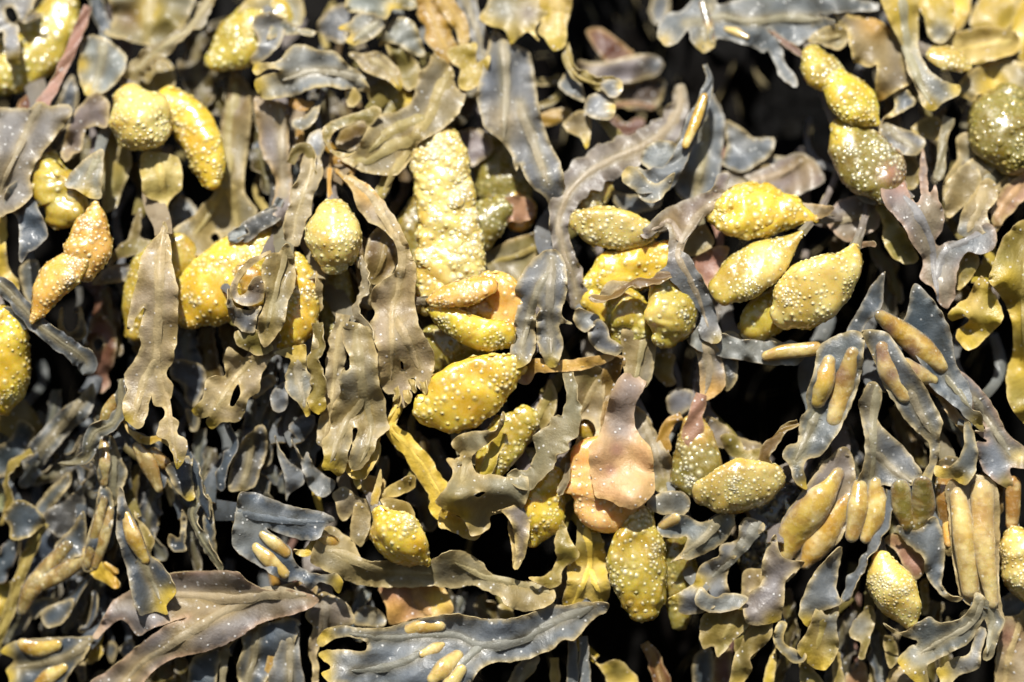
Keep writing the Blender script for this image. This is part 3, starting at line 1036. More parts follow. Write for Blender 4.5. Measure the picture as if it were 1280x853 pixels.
rod(32, '583,80,22 620,180,42 672,285,24', col='rod')
F('thin curled blade right of the yellow bladder at lower left')
L(4, '620,55 660,110 715,190 700,260 745,290 700,300 680,240 640,120', col='olive', edge='straw', ruf=3)
F('small slate lobe with curled rim in the gap above the big grey frond')
L(-8, '845,60 868,80 860,210 865,240 820,248 780,220 785,170 830,180', col='blue', ruf=3)
F('narrow wavy strap hanging down onto the big grey frond')
R(4, '900,-120,18 930,-20,22 890,70,26,0,40 925,160,24,2,30 970,240,24,4,50 1030,340,14', col='blue', edge='straw', ruf=4)
L(0, '960,-20 985,40 1000,180 1005,280 970,230 940,120', col='blue', ruf=3)
F('big grey forked frond with pale midribs across the lower left')
L(8, '790,348 950,338 1090,338 1155,390 1240,425 1330,425 1430,440 1480,480 1390,530 1261,562 1180,595 1080,662 950,712 800,745 720,795 660,860 600,930 400,940 420,853 500,800 560,750 620,700 690,645 770,590 870,550 770,582 690,612 640,640 600,590 560,562 500,600 455,650 430,640 470,570 520,480 600,430 700,395',
  ribs=['1420,450 1230,440 1100,500 850,640 650,775 540,900', '1230,440 1050,465 820,455 640,490'], col='mauve', edge='pink', ruf=3.4, ribw=4.5, wave=.9)
F('two lobed slate frond holding smooth yellow bladders in the lower left corner')
L(4, '445,640 380,640 260,645 110,655 50,668 5,712 40,730 62,752 28,800 42,840 60,930 250,930 330,805 400,725 425,665', col='blue', tips='10,715,50 35,825,45', ruf=2.5, ribs=['430,650 300,740 60,790'])
rod(12, '110,682,34 180,698,42 255,682,32', col='rod')
rod(12, '290,790,26 230,825,40 180,880,40', col='rod')
F('frond of grey spoon shaped lobes on a thin stem at lower left')
R(-12, '440,330,10 385,400,14 345,460,20 300,500,40', col='blue', rib=False, ruf=1)
L(-8, '340,465 332,520 290,580 230,602 200,575 192,530 230,500 285,478', col='blue', ruf=2)
L(-14, '270,470 200,460 140,490 128,530 160,562 190,540 230,500', col='blue', ruf=2)
F('hooked grey ribbon in the dark gap at lower left')
R(-20, '440,430,14 435,520,14 405,600,12 365,610,16', col='blue', rib=False, ruf=2)
F('small yellow bladder tip in the gap at lower left')
L(-24, '400,760 420,700 470,685 478,720 440,760', col='gold', ruf=1)
F('frond of small blue scraps in the gap below the big grey frond')
L(-38, '550,700 600,655 625,690 580,740', col='blue', ruf=1)
L(-46, '480,700 520,660 545,700 520,760', col='blue', ruf=1)
L(-30, '350,790 390,760 400,840 370,850', col='blue', ruf=1)
F('frond of two ribbed slate blades hanging from under the big grey frond')
L(-14, '1115,640 1060,690 1010,790 990,930 870,930 872,830 890,750 960,705 1040,660', ribs=['1050,680 1035,800 1025,930'], col='blue', ruf=2.5)
L(-10, '1120,640 1180,590 1275,570 1380,560 1370,660 1300,760 1230,853 1200,930 1130,930 1098,790 1130,690', ribs=['1190,620 1175,740 1130,900'], col='blue', ruf=3, edge='straw')
F('dim olive blade at the bottom edge under the big grey frond')
L(-60, '700,800 860,780 860,930 720,930', col='olive', ruf=2)

tile('02')
F('curled slate strap with a brown ribbed bladder left of the forked tan tip')
R(18, '560,200,26,-6,30 562,300,30,0,40 530,400,34,4,20 450,440,36,8,0 415,500,36,8,10 400,560,30,2,20 340,590,18,-4 270,592,8,-8', col='blue', edge='pale', ruf=3)
rod(10, '535,290,22 500,350,34 475,410,24', col='roddim', lump=2)
F('grey tan blade with an upright bladder below the curled slate strap')
L(2, '440,480 520,470 560,560 590,640 560,720 530,790 480,740 450,640', col='blue', ruf=3, ribs=['520,540 530,760'])
rod(10, '480,500,26 482,590,34 482,680,20', col='roddim')
F('slate blade with a mottled bladder behind the forked tan tip')
R(2, '550,380,24,-4,30 600,460,34 680,530,50 730,620,44 745,715,16', col='blue', edge='pale', ruf=3, rib=False)
rod(10, '640,520,26 690,600,42 735,705,22', col='roddim')
rod(4, '710,545,30 760,590,32', col='roddim')
F('dotted pale leaflet hanging under the forked tan tip')
L(10, '770,610 850,560 890,560 890,640 905,750 870,765 820,720 790,660', col='blue', tips='890,760,40', ruf=3)
R(4, '875,540,16 900,620,24,2,30 930,720,26,4,40 970,850,18,2,50', col='blue', edge='straw', ruf=4, rib=False)
F('frond of grey blades in the dark gap right of the long tan frond')
L(-40, '790,130 850,110 950,150 945,250 900,330 860,300 850,230 800,200', col='blue', ruf=3)
L(-44, '860,340 920,360 920,430 890,440', col='blue', ruf=2)
F('tan hand shaped frond with a slot below the translucent grey fronds')
L(14, '1060,50 1130,100 1200,80 1245,20 1290,-20 1310,60 1260,100 1210,190 1200,260 1150,292 1140,345 1100,398 1030,402 985,432 955,402 972,370 930,382 888,345 940,290 955,205 1000,186 1045,182 1040,110',
  ribs=['1200,80 1140,150 1080,220 1000,340'], col='tan', holes=['1105,224 1114,270 1085,328 1064,322 1082,255'], tips='895,345,40 975,415,40', ruf=3.5)
F('tan blade with a yellow midrib in the dark gap above the big slate frond')
L(-20, '1215,410 1242,480 1225,580 1200,640 1180,700 1110,720 1060,715 1062,640 1085,560 1130,480', ribs=['1160,470 1150,600 1120,700'], col='blue', ruf=3)
F('narrow rippled slate ribbon left of the tan blade above the big slate frond')
R(-6, '1055,410,14 1085,510,22,0,30 1045,590,24,2,40 1020,660,26,2,20 1030,720,16', col='blue', edge='pale', ruf=4, rib=False)
F('frond of dim drooping blades in the dark middle of the lower left')
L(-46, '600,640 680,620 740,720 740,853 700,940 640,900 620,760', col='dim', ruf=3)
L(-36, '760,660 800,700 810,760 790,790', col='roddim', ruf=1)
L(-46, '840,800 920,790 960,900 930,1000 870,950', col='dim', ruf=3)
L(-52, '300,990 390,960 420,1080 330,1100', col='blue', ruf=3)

# ------------------------------------------------------------------ upper middle
tile('10')
F('blurred pale green frond at the top edge above the grey frilled fan')
L(-10, '-40,40 60,-40 200,-40 250,60 240,120 140,110 60,190 -20,280 -60,180', col='straw', edge='yellow', ruf=3, spots=[(160, 60, 110, 'pale')])
R(-20, '190,-40,30 230,30,30 250,90,20', col='moss', ruf=3)
F('curled grey rim above the grey frilled fan at the top')
L(10, '90,185 110,120 170,92 230,128 315,145 300,168 220,160 130,172', col='pale', ruf=3)
F('grey frilled fan with yellow notched rim near the top')
L(14, '20,330 40,290 130,288 200,216 260,208 330,235 400,238 450,290 520,340 552,390 560,430 480,412 440,416 380,404 300,412 220,442 100,462 50,442 28,382 70,352 155,330 90,322 45,350', col='pale', edge='yellow',
  ribs=['545,370 420,335 300,330 150,372'], tips='40,400,60 30,320,45', ruf=6, ribw=3.5)
F('small grey fan with yellow corners above the frilled fan')
L(14, '418,132 470,100 530,58 640,90 620,140 560,190 490,212 455,190 475,150', col='pale', tips='430,130,40 470,195,40', edge='straw', ribs=['600,100 490,190'], ruf=4)
F('dim grey blade behind the small grey fan at the top')
L(-26, '320,110 400,30 480,20 540,80 470,150 440,200 350,170', col='slate', ruf=4)
F('curled grey top edge scrap with a yellow lip, upper middle')
L(6, '450,40 480,-40 640,-40 770,0 782,40 720,45 670,45 640,90 560,70 500,60', col='pale', ruf=5, tips='680,40,50', edge='yellow')
F('grey wavy blade with an olive underside right of the small grey fan')
L(-4, '640,130 700,80 770,110 800,180 820,260 760,250 700,210 640,200 610,210', col='pale', ruf=5, edge='yellow')
L(-14, '640,200 720,215 790,300 800,380 740,420 690,340', col='olive', ruf=4, edge='straw')
F('tan lobed blade with a yellow tip under the small grey fan')
L(6, '530,250 600,240 690,310 718,395 700,425 650,375 560,345 520,310 470,250', col='taupe', tips='700,410,40', ruf=4, ribs=['560,270 650,330 700,400'])
F('dark olive blade with a yellow hem under the tan lobed blade')
L(-20, '550,340 660,380 740,420 775,465 700,520 600,530 560,450', col='olive', tips='740,470,60', edge='yellow', ruf=4)
L(0, '450,430 490,405 525,450 500,490 465,495', col='straw', ruf=2)
F('large grey blade with branching yellow midribs above the lumpy cream slab pod')
L(6, '860,255 945,315 962,400 1012,430 980,520 905,600 800,660 770,720 740,760 690,812 620,812 540,800 470,765 430,735 500,705 542,620 592,540 680,522 760,470 790,350 835,300',
  ribs=['935,330 850,510 770,640 705,750 630,880', '830,550 700,590 620,640 560,705', '770,640 660,680 560,740 470,750'], col='taupe', edge='straw', ribcol='yellow', ribw=5, ruf=4.5)
L(14, '590,490 620,520 560,590 530,560 440,590 400,610 380,660 400,700 470,712 500,700 440,735 380,700 342,620 380,565 480,530 540,510', col='olive', edge='straw', ruf=3)
L(-14, '440,600 540,560 560,600 530,660 480,700 410,680', col='brown', ruf=2)
R(-10, '720,700,16 660,800,26 610,900,28 560,980,30', col='moss', ribcol='yellow', ruf=2, point=False)
F('orange brown crumpled edge below the large grey ribbed blade')
L(-12, '390,690 440,740 500,770 490,830 560,880 500,900 430,830 380,790', col='amber', edge='orange', ruf=4)
F('tan strap with an amber rim hanging left of the melon shaped pod')
L(-20, '30,455 120,465 178,490 186,600 192,700 205,860 200,980 150,1060 110,980 130,860 110,790 60,700 48,600', ribs=['150,500 160,700 165,900'], col='mauve', edge='amber', ruf=2.5)
F('frond of small grey cupped lobes beside the tan strap, upper middle')
L(2, '205,560 260,540 330,485 320,545 280,595 220,600', col='pale', ruf=2)
L(2, '275,640 340,600 358,680 320,745 280,700', col='pale', ruf=2)
R(-10, '190,470,20 260,490,24 310,480,14', col='amber', ruf=2, rib=False)
R(-20, '240,600,16 240,680,22', col='amber', ruf=2, rib=False)
F('looped olive ribbon under the small grey cupped lobes')
R(2, '200,760,20 225,700,24,4,30 270,690,26,4,30 300,760,26,2,40 300,860,24,0,40 260,920,18', col='olive', edge='straw', ruf=2, rib=False)
F('frond of amber brown stalks joined at a green cup near the top, centre')
R(-6, '820,-40,50 850,70,56 900,190,60 965,300,40', col='amber', edge='olive', ruf=3)
R(-2, '880,-40,40 940,50,40 990,120,34 1000,220,20', col='amber', edge='yellow', ruf=3)
L(8, '930,230 1000,210 1060,200 1060,290 1120,260 1112,330 1062,400 1000,422 972,375 985,320 940,290', col='green', edge='yellow', ruf=3)
F('blurred grey strap between the amber stalks and the broad grey blade')
R(-24, '990,-40,44 1040,80,44 1080,200,40 1110,300,30', col='slate', ruf=2)
F('pale scalloped frond with a yellow notch at the top edge, centre')
L(6, '1130,-50 1400,-50 1390,60 1330,130 1350,190 1300,150 1260,170 1215,205 1190,140 1110,118 1075,80 1110,20', col='straw', edge='gold', tips='1160,115,55 1215,195,30', ruf=5, spots=[(1180, 40, 80, 'pale'), (1300, 60, 60, 'mauve')])
F('frond of grey lobes behind the top of the lumpy cream slab pod')
L(-46, '920,640 1010,600 1090,610 1140,690 1080,750 1040,770 960,720', col='mauve', ruf=4)
P('dark brown bumpy pod in shade behind the broad grey blade')
B(-70, '1130,680,80 1170,800,130 1190,900,120', col='moss', flat=.6, bumps=11, bumpcol='straw')

tile('20')
F('broad grey blade with yellow midribs hanging at top centre')
L(-2, '-10,140 60,190 150,250 182,380 200,500 232,620 270,700 300,760 320,900 270,1000 230,920 150,853 110,760 95,790 70,720 20,650 -50,600 -70,540 -90,450 -70,350 -40,240',
  ribs=['30,200 40,400 35,640', '110,480 170,640 240,853'], col='slate', edge='straw', ruf=4, ribcol='straw', ribw=4.5, spots=[(30, 560, 90, 'tan')])
F('yellow hanging frond with a pale midrib at the top edge, centre')
L(10, '205,-50 350,-50 330,120 322,210 270,238 225,180 198,150 212,80', ribs=['290,-40 290,170'], col='straw', edge='yellow', tips='270,210,70 230,60,40', ruf=3, ribw=6)
R(0, '320,200,16 340,300,24,4,30 400,360,34,8,40 480,390,38,8,30 570,400,44,8', col='moss', edge='yellow', ruf=3)
L(10, '480,390 560,360 588,390 575,440 530,450', col='pale', tips='580,400,24', ruf=2)
L(4, '410,490 440,440 500,425 550,480 545,540 490,558 430,540', col='pale', tips='545,500,35', ruf=2)
L(-12, '290,400 340,330 400,400 410,470 350,450', col='slate', ruf=2)
F('blurred mauve blade with a red brown back in the dark gap, top centre')
L(-70, '420,150 480,130 560,180 640,250 640,300 520,300', col='red', edge='amber', ruf=2, stem=False)
L(-62, '380,290 500,290 620,260 700,250 770,280 760,340 680,370 560,390 420,370', col='mauve', ruf=3, spots=[(740, 300, 60, 'blue')], stem=False)
L(-84, '560,400 760,360 780,440 700,520 560,480', col='shadebrown', ruf=3, stem=False)
F('frond of thin looped yellow brown straps in the gap right of the broad grey blade')
R(-50, '180,380,16 250,380,18 300,350,14', col='olive', ruf=1, rib=False)
R(-50, '190,500,14 260,470,16 300,420,14', col='olive', ruf=1, rib=False)
R(-50, '210,560,30 270,540,34 350,520,16', col='amber', ruf=1, rib=False)
R(-74, '540,490,12 640,480,12 740,500,14', col='red', ruf=1, rib=False)
R(-80, '530,560,30 600,600,30 690,560,30', col='red', ruf=1, rib=False)
F('grey lobe with a yellow hem left of the mauve sweeping frond')
L(-16, '310,570 370,520 430,520 440,600 420,690 390,640 330,610', col='taupe', tips='410,680,50', ruf=3)
R(-24, '480,540,20 540,610,24 590,660,20', col='moss', edge='yellow', ruf=2, rib=False)
F('mauve grey sweeping frond that narrows into a strap left of the cream slice pods')
R(-8, '850,390,20,-30 850,500,44,-24 790,600,64,-14 680,680,76,-6 540,740,86,0 420,810,84,4 330,910,64,8 290,1040,44,10 320,1180,44,10 365,1320,50,8 385,1440,46,4', col='mauve', edge='pale', ruf=4, ribcol='straw', ribw=4)
F('twiggy grey branch with a yellow bladder and pale finger tips at upper centre')
R(10, '968,300,8 992,370,16 950,500,34 890,640,38 850,740,34 790,820,52 700,840,60 600,810,44', col='slate', edge='pale', ruf=2, tipcol='straw', rib=False)
rod(18, '965,450,18 930,550,26 880,670,20', col='rod')
L(4, '670,740 700,680 770,650 850,680 830,760 770,800 700,780', col='pale', ruf=4)
L(14, '585,800 630,770 670,800 740,850 830,800 800,880 740,940 680,930 640,880 590,850', col='pale', tips='600,800,40', tipcol='straw', ruf=3)
F('grey upright blade with a yellow midrib right of the twiggy branch')
L(-34, '980,430 1030,480 1062,560 1050,680 1040,800 1030,900 900,930 830,860 880,740 920,620', ribs=['980,560 960,720 930,900'], col='slate', edge='pale', ruf=4, ribcol='yellow', stem=False)
F('grey ruffled blade in the gap below the black hole at top right')
L(-42, '1060,570 1120,580 1200,640 1290,640 1270,720 1200,770 1140,800 1050,760 1070,680', col='slate', ruf=4, stem=False)
L(-50, '1000,800 1130,790 1280,770 1300,853 1180,900 1040,880', col='mauve', ruf=4, ribs=['1290,800 1150,850 1060,880'])
F('slate blue lobed frond with small bladders reaching left across the black hole at top right')
L(4, '1840,40 1700,0 1560,-40 1400,-40 1250,-40 1170,-20 1080,10 1030,20 1010,-10 930,-30 900,10 860,50 800,60 760,100 748,170 795,216 850,190 890,140 905,190 960,246 1010,220 1030,180 1120,200 1190,220 1235,245 1261,235 1290,290 1310,350 1370,400 1400,400 1390,350 1340,290 1320,200 1255,130 1340,190 1400,210 1450,180 1530,130 1570,100 1500,70',
  col='slate', edge='pale', ribs=['1500,90 1350,80 1180,100 1050,80 880,110', '1000,20 970,120 960,230'], tips='780,195,40 950,230,40 1000,205,30', tipcol='straw', ruf=4)
rod(10, '1070,135,14 1120,150,24 1160,170,14', col='rodpale', lump=1.5)
rod(10, '960,20,20 985,110,24 1000,190,16', col='slate')
F('blurred blue scrap at the top edge above the slate lobed frond')
L(-90, '710,60 740,-30 800,-30 800,60 750,115', col='blue', ruf=1)

# ------------------------------------------------------------------ middle
tile('11')
P('melon shaped pod with a midline seam and a thin orange stalk')
B(22, '395,205,78 398,270,118 402,350,124 402,420,92 402,455,56', col='cream', flat=.85, bumps=8.2, bsize=2.9, seam=True, bumpcol='milk', edge='gold', p=.9)
R(0, '380,0,12 375,80,10 390,170,14', col='orange', rib=False, ruf=.5, name='stalk')
P('tall lumpy cream slab pod in the middle of the picture')
B(-8, '878,-110,112 890,-20,132 915,120,132 925,230,134 935,340,148 930,460,160 890,570,120', col='cream', flat=.42, bumps=8.2, bsize=4.2, lump=1.5, p=.7, edge='gold', dents=[(900, 330, 60, 7), (1000, 200, 40, 5), (960, 90, 40, 4)])
B(-14, '850,420,70 840,530,70 810,640,40', col='straw', flat=.5, bumps=9.5, bsize=4.0, lump=2)
P('greenish pod on a tan stalk pushed behind the cream slab pod')
B(-36, '1180,190,60 1110,240,90 1050,320,80', col='moss', flat=.6, bumps=9, bumpcol='milk')
R(-34, '1160,210,60 1230,190,60 1330,200,60,-10', col='pink', ruf=2, rib=False, name='stalk', edge='orange')
P('dim olive pod left of the cream slab pod')
B(-46, '790,170,50 760,270,66 780,390,50', col='moss', flat=.6, bumps=12)
P('orange curled pod gaping like a mouth below the cream slab pod')
B(30, '832,614,10 900,600,44 980,582,64 1060,562,66 1125,545,44', col='orange', flat=.6, bumps=8.5, bsize=2.6, roll=-25, edge='amber')
B(8, '1100,512,34 1165,560,78 1205,640,84 1195,730,78', col='orange', flat=.5, bumps=8.5, bsize=3)
B(20, '832,655,10 900,692,50 1000,742,74 1110,776,82 1195,780,64', col='gold', flat=.7, bumps=9.5, bsize=3, roll=25, edge='amber')
B(4, '960,640,40 1060,640,70 1150,640,60', col='amber', flat=.5, bumps=12, edge='amber', neck=False)
F('spiralling tan frond with frayed tip beside the melon shaped pod')
L(30, '395,10,-40 440,0,-40 500,45,-14 570,88 640,170 700,262 750,380 782,480 772,600 792,720 830,800 862,860 866,940 855,950 836,1025 800,1035 770,975 748,985 762,1062 715,1115 690,1055 640,1045 610,985 600,930 604,853 560,735 588,680 568,612 600,540 680,482 697,405 682,350 620,282 560,250 512,190 470,85',
  ribs=['420,20 560,130 650,260 710,380 705,520 672,660 668,850 660,990', '690,700 760,850 790,930'], col='tan', edge='straw', ruf=3.6, ribw=3.4, spots=[(420, 20, 60, 'amber'), (560, 110, 60, 'orange')], holes=['706,898 718,900 722,935 710,930'])
L(6, '612,278 682,345 696,415 665,490 582,542 545,470 545,380 565,320', ribs=['640,300 620,420 580,520'], col='brown', edge='straw', ruf=2)
for k, (x, y) in enumerate(((700, 1080), (760, 1010), (815, 1020), (690, 1050), (735, 1060))):
    R(32, '%d,%d,14 %d,%d,16,4,40 %d,%d,12,2,20' % (x - 6, y - 30, x + 4, y, x + (-10, 14, 6, -16, 10)[k], y + 34), col='straw', rib=False, ruf=3, name='frayed_tip')
F('wavy tan ribbon left of the melon shaped pod')
R(10, '300,-60,40,-10 285,40,52 255,130,52 225,220,52 212,310,44 200,370,30', col='tan', edge='straw', ruf=4, curl=.25)
F('translucent grey leaflet with a midrib in front of the gold pod')
L(46, '185,350 215,420 217,540 182,640 168,720 122,790 80,835 55,802 44,720 82,600 60,480 92,402 140,390', ribs=['175,380 135,520 105,680 80,800'], col='taupe', edge='straw', ruf=4)
L(36, '105,388 60,400 0,430 -60,500 -85,570 -60,620 -10,640 40,630 70,610 76,560 62,500 20,520 -10,580 -40,590 -50,550 -10,480 50,430', col='mauve', edge='straw', ruf=3)
P('gold pod half hidden behind the translucent grey leaflet')
B(6, '205,440,60 235,540,86 240,640,90 200,740,96 130,800,50', col='gold', flat=.6, bumps=9.5, p=.8)
B(0, '-30,480,50 20,540,60 30,620,40', col='amber', flat=.5, bumps=12)
F('crimped slate collar under the translucent grey leaflet')
L(28, '-90,560 -60,640 0,660 60,640 40,700 30,760 -20,760 -70,720 -95,660', col='slate', edge='straw', ruf=5)
L(24, '-60,760 20,740 90,800 120,840 60,870 0,850 -50,820', col='olive', edge='straw', ruf=5)
F('thin brown blade hanging right of the gold pod')
L(10, '315,480 345,540 345,640 325,700 345,790 320,853 300,900 300,800 310,700', col='tan', edge='straw', ruf=3)
F('slate ribbon bending behind the wavy tan ribbon')
R(-6, '150,140,16 120,200,26 60,240,30 -20,290,34 -90,340,30', col='slate', edge='pale', ruf=3, rib=False)
L(-22, '40,330 110,250 160,320 150,400 90,390 20,420', col='straw', ruf=2, edge='orange')
F('slender wavy tan ribbon between the dark pod and the spiralling frond')
R(24, '515,410,16 535,480,26,2,40 545,560,24,2,50 505,620,22,4,40 505,680,24,4,50 560,760,22,6,50 600,853,18,4,40', col='tan', edge='straw', ruf=4, rib=False)
P('dark olive bumpy pod in shade under the melon shaped pod')
B(-40, '410,500,60 415,620,76 410,760,70', col='moss', flat=.5, bumps=12, bumpcol='straw')
F('olive strap behind the spiralling frond, right of the melon shaped pod')
R(-30, '560,330,40 545,430,50 560,540,50 560,660,40', col='brown', edge='straw', ruf=3)
F('olive brown blade in the gap right of the cream slab pod')
L(-46, '1080,420 1180,350 1290,310 1420,290 1420,340 1330,420 1290,520 1180,520 1090,490', ribs=['1400,330 1250,400 1110,450'], col='olive', edge='amber', ruf=3, spots=[(1180, 440, 90, 'taupe')])
P('dark olive bumpy pod tucked under the orange curled pod')
B(-22, '1180,760,60 1030,790,100 880,840,110 850,900,60', col='moss', flat=.5, bumps=12, bumpcol='straw')
P('tan stub between the broad grey blade and the olive brown blade')
B(-60, '1210,110,40 1260,200,70 1260,260,50', col='orange', flat=.6, bumps=14)

tile('12')
F('large forked grey tan frond hanging at the centre left, with yellow lower lobes')
L(34, '450,-60 560,-40 600,70 602,150 610,230 636,300 640,380 656,430 602,478 580,545 530,612 490,626 468,600 464,540 482,500 500,470 512,440 500,425 486,440 478,540 440,640 420,652 380,625 345,615 350,560 345,482 380,440 390,330 430,262 420,202 446,152 470,100 440,30',
  ribs=['500,-40 520,160 535,270 562,360 565,480 520,590', '535,280 470,380 420,480 380,590'], col='taupe', edge='straw', tips='350,600,60 400,640,60', ruf=3.6, ribw=3.6, holes=['450,100 470,110 470,150 450,160'])
L(22, '440,560 520,560 600,490 605,560 560,640 520,668 470,650', col='gold', edge='yellow', ruf=3)
L(16, '480,610 510,640 525,700 510,712 490,680', col='green', ruf=2, edge='yellow')
L(14, '590,480 616,500 610,570 590,600', col='gold', ruf=2)
F('olive strap with a rib behind the large forked frond')
R(10, '440,-100,30 420,20,40 400,160,44 390,300,40 360,440,40 350,520,30', col='tan', edge='straw', ruf=3)
F('wavy olive yellow ribbon left of the large forked frond')
R(22, '320,-60,24 330,30,30,0,30 300,120,32,2,30 330,210,36,2,20 320,290,42,2 330,365,30', col='olive', edge='straw', ruf=4, tipcol='yellow', rib=False)
F('small grey leaflet with yellow top and tip, centre left')
L(20, '120,80 190,55 265,45 272,150 302,210 275,300 292,350 270,376 240,320 182,262 172,182 196,110', col='pale', edge='straw', tips='230,70,80 275,355,40', ruf=3, ribs=['230,110 235,220 265,340'])
F('frond of crinkled slate scraps left of the small grey leaflet')
L(0, '105,270 170,215 185,300 170,345 120,350', col='slate', ruf=5, edge='pale')
L(-10, '20,280 60,200 115,178 130,215 80,260 30,295', col='slate', ruf=3)
F('dark blue scrap below the small grey leaflet')
L(-10, '190,420 250,365 310,375 300,430 250,490 210,460', col='blue', ruf=3, edge='dim')
F('folded slate leaflet pointing down above the big slate frond')
L(-6, '128,460 150,530 200,590 262,635 255,690 190,735 178,765 168,660 140,560', col='slate', edge='pale', ruf=3)
F('second slate leaflet with a jagged hem beside the folded leaflet')
L(-2, '200,470 250,570 275,538 302,600 350,640 405,680 390,720 345,748 290,712 262,650 240,580', col='slate', edge='pale', ruf=4)
F('thick yellow strap curving down right of the large forked frond')
R(8, '690,200,20,-14 695,330,24,-8 660,410,26 700,470,40 780,560,48 840,650,50 890,740,56 905,860,46', col='gold', edge='yellow', ruf=2, curl=-.25)
P('glossy yellow bumpy pod on an orange stalk in the centre')
B(26, '1250,130,46 1150,185,112 1030,260,150 910,320,142 830,345,86', col='gold', flat=.42, bumps=10, bsize=3.6, lump=1.0, p=.7, roll=-8, bumpcol='milk')
tile('22')
L(14, '60,170 160,108 300,112 430,98 545,84 530,118 380,162 190,172 150,225 100,215', col='orange', edge='orange', ruf=1.5, name='stalk', spots=[(140, 200, 40, 'pink')])
tile('12')
F('crumpled translucent grey frond with a hole below the glossy yellow pod')
L(36, '1000,450 1100,438 1150,440 1180,350 1190,400 1150,470 1040,560 1065,640 1130,640 1200,655 1290,640 1300,740 1261,810 1130,832 1120,890 1040,930 1000,853 930,815 868,770 920,700 948,620 922,570 985,560 942,500', col='taupe', edge='straw', ruf=5, wave=1.5,
  holes=['1050,740 1080,722 1102,728 1070,752'], tips='945,810,60 1000,830,40', ribs=['1020,560 990,680'])
L(28, '1130,820 1190,800 1300,770 1310,853 1290,1000 1250,1080 1230,1075 1240,980 1220,870 1180,820', col='mauve', edge='gold', ruf=3)
L(20, '900,800 960,830 1010,860 1080,910 1040,950 930,900 880,880', col='gold', edge='yellow', ruf=3)
F('yellow green pod with a strong rib behind the crumpled frond')
B(10, '1300,380,60 1220,450,90 1150,560,84 1100,650,50', col='green', flat=.5, bumps=10, p=.8)
R(24, '1180,450,24 1130,560,32 1090,680,26', col='yellow', ruf=1, rib=False)
F('curved grey olive leaflet left of the ridged yellow pod')
L(2, '395,730 450,698 500,740 560,770 570,860 550,950 480,960 500,853 520,790 440,860 400,760', col='taupe', edge='straw', ruf=4)
F('olive leaf tips spreading above the ridged yellow pod')
L(10, '600,745 660,690 765,645 772,700 700,742 620,755', col='olive', edge='gold', ruf=3)
L(22, '612,760 700,758 750,780 772,830 760,880 700,860', col='olive', edge='yellow', ruf=3)
L(16, '565,780 590,680 615,618 620,690 600,780', col='gold', ruf=2)
L(0, '530,660 590,650 640,680 600,740 540,730', col='amber', ruf=2)

tile('13')
P('yellow ridged pod with warty face in the lower centre')
B(28, '610,70,44 650,130,110 710,190,122 780,255,86 830,295,24', col='gold', flat=.7, bumps=9.2, bsize=3.2, roll=38, keel=2.6, edge='cream', p=.9)
F('big slate frond with gilded bladders left of the ridged yellow pod')
L(26, '-62,100 -40,-20 20,-28 80,-10 200,35 350,65 402,100 360,130 330,185 260,195 150,165 85,140 130,180 195,225 215,290 260,330 340,355 410,348 440,390 420,440 380,400 330,390 290,425 240,385 170,385 60,320 -70,225',
  ribs=['-50,60 80,90 250,110 380,110'], col='blue', edge='pale', tips='430,390,50 420,440,40', ruf=4, ribcol='pale', spots=[(-20, 140, 120, 'pale')])
rod(36, '40,230,26 95,280,40 165,345,30', col='rodpale', lump=1.8)
rod(34, '70,170,20 120,205,34 175,250,26', col='rodpale', lump=1.8)
L(18, '210,240 260,235 300,190 330,170 325,215 280,270 225,262', col='gold', edge='yellow', ruf=3)
F('long grey frond with a green shaded rib passing under the ridged yellow pod')
L(10, '345,150 380,128 430,155 490,200 515,265 560,295 640,290 790,300 850,285 910,255 960,240 1010,250 1090,300 1110,335 1200,388 1290,385 1400,400 1420,480 1300,525 1200,500 1160,455 1100,430 1040,402 970,418 850,408 740,412 600,412 500,397 440,372 330,322 288,292 300,240',
  ribs=['1400,440 1261,405 1100,360 960,300', '390,245 480,280 570,315 700,345 850,350'], col='taupe', edge='straw', ruf=3.4, ribw=4)
rod(16, '350,190,30 400,205,32', col='rod', lump=1.5)
F('grey upright scrap beside the ridged yellow pod')
L(8, '500,20 545,40 570,110 540,200 520,225 475,180 480,100', col='taupe', ruf=2)
F('pink and orange blade with a yellow rib below the long grey frond')
L(-14, '612,410 780,405 900,410 952,520 880,550 760,560 660,585 640,500', col='pink', edge='orange', ribs=['770,415 800,480 850,540'], ribcol='yellow', ribw=6, ruf=2.5, spots=[(680, 520, 60, 'orange'), (880, 480, 70, 'gold')])
F('purple brown blade behind the right end of the big grey forked frond')
L(-8, '130,420 230,385 320,410 300,470 230,510 150,480', col='plum', ruf=2)
F('tan blade with a green rib hanging left of the forked frond with five bladders')
L(-6, '330,440 400,450 470,500 495,580 430,600 360,640 320,720 330,800 320,940 290,930 300,800 280,700 300,600 265,540', col='mauve', edge='straw', ribs=['360,450 355,560 350,650'], ribcol='olive', ruf=3)
F('small slate scrap in the gap beneath the long grey frond')
L(-24, '490,540 540,500 600,510 640,560 630,590 500,590', col='slate', ruf=2, ribs=['580,530 570,590'])
F('lowest grey forked frond with lumpy bladders at the bottom centre')
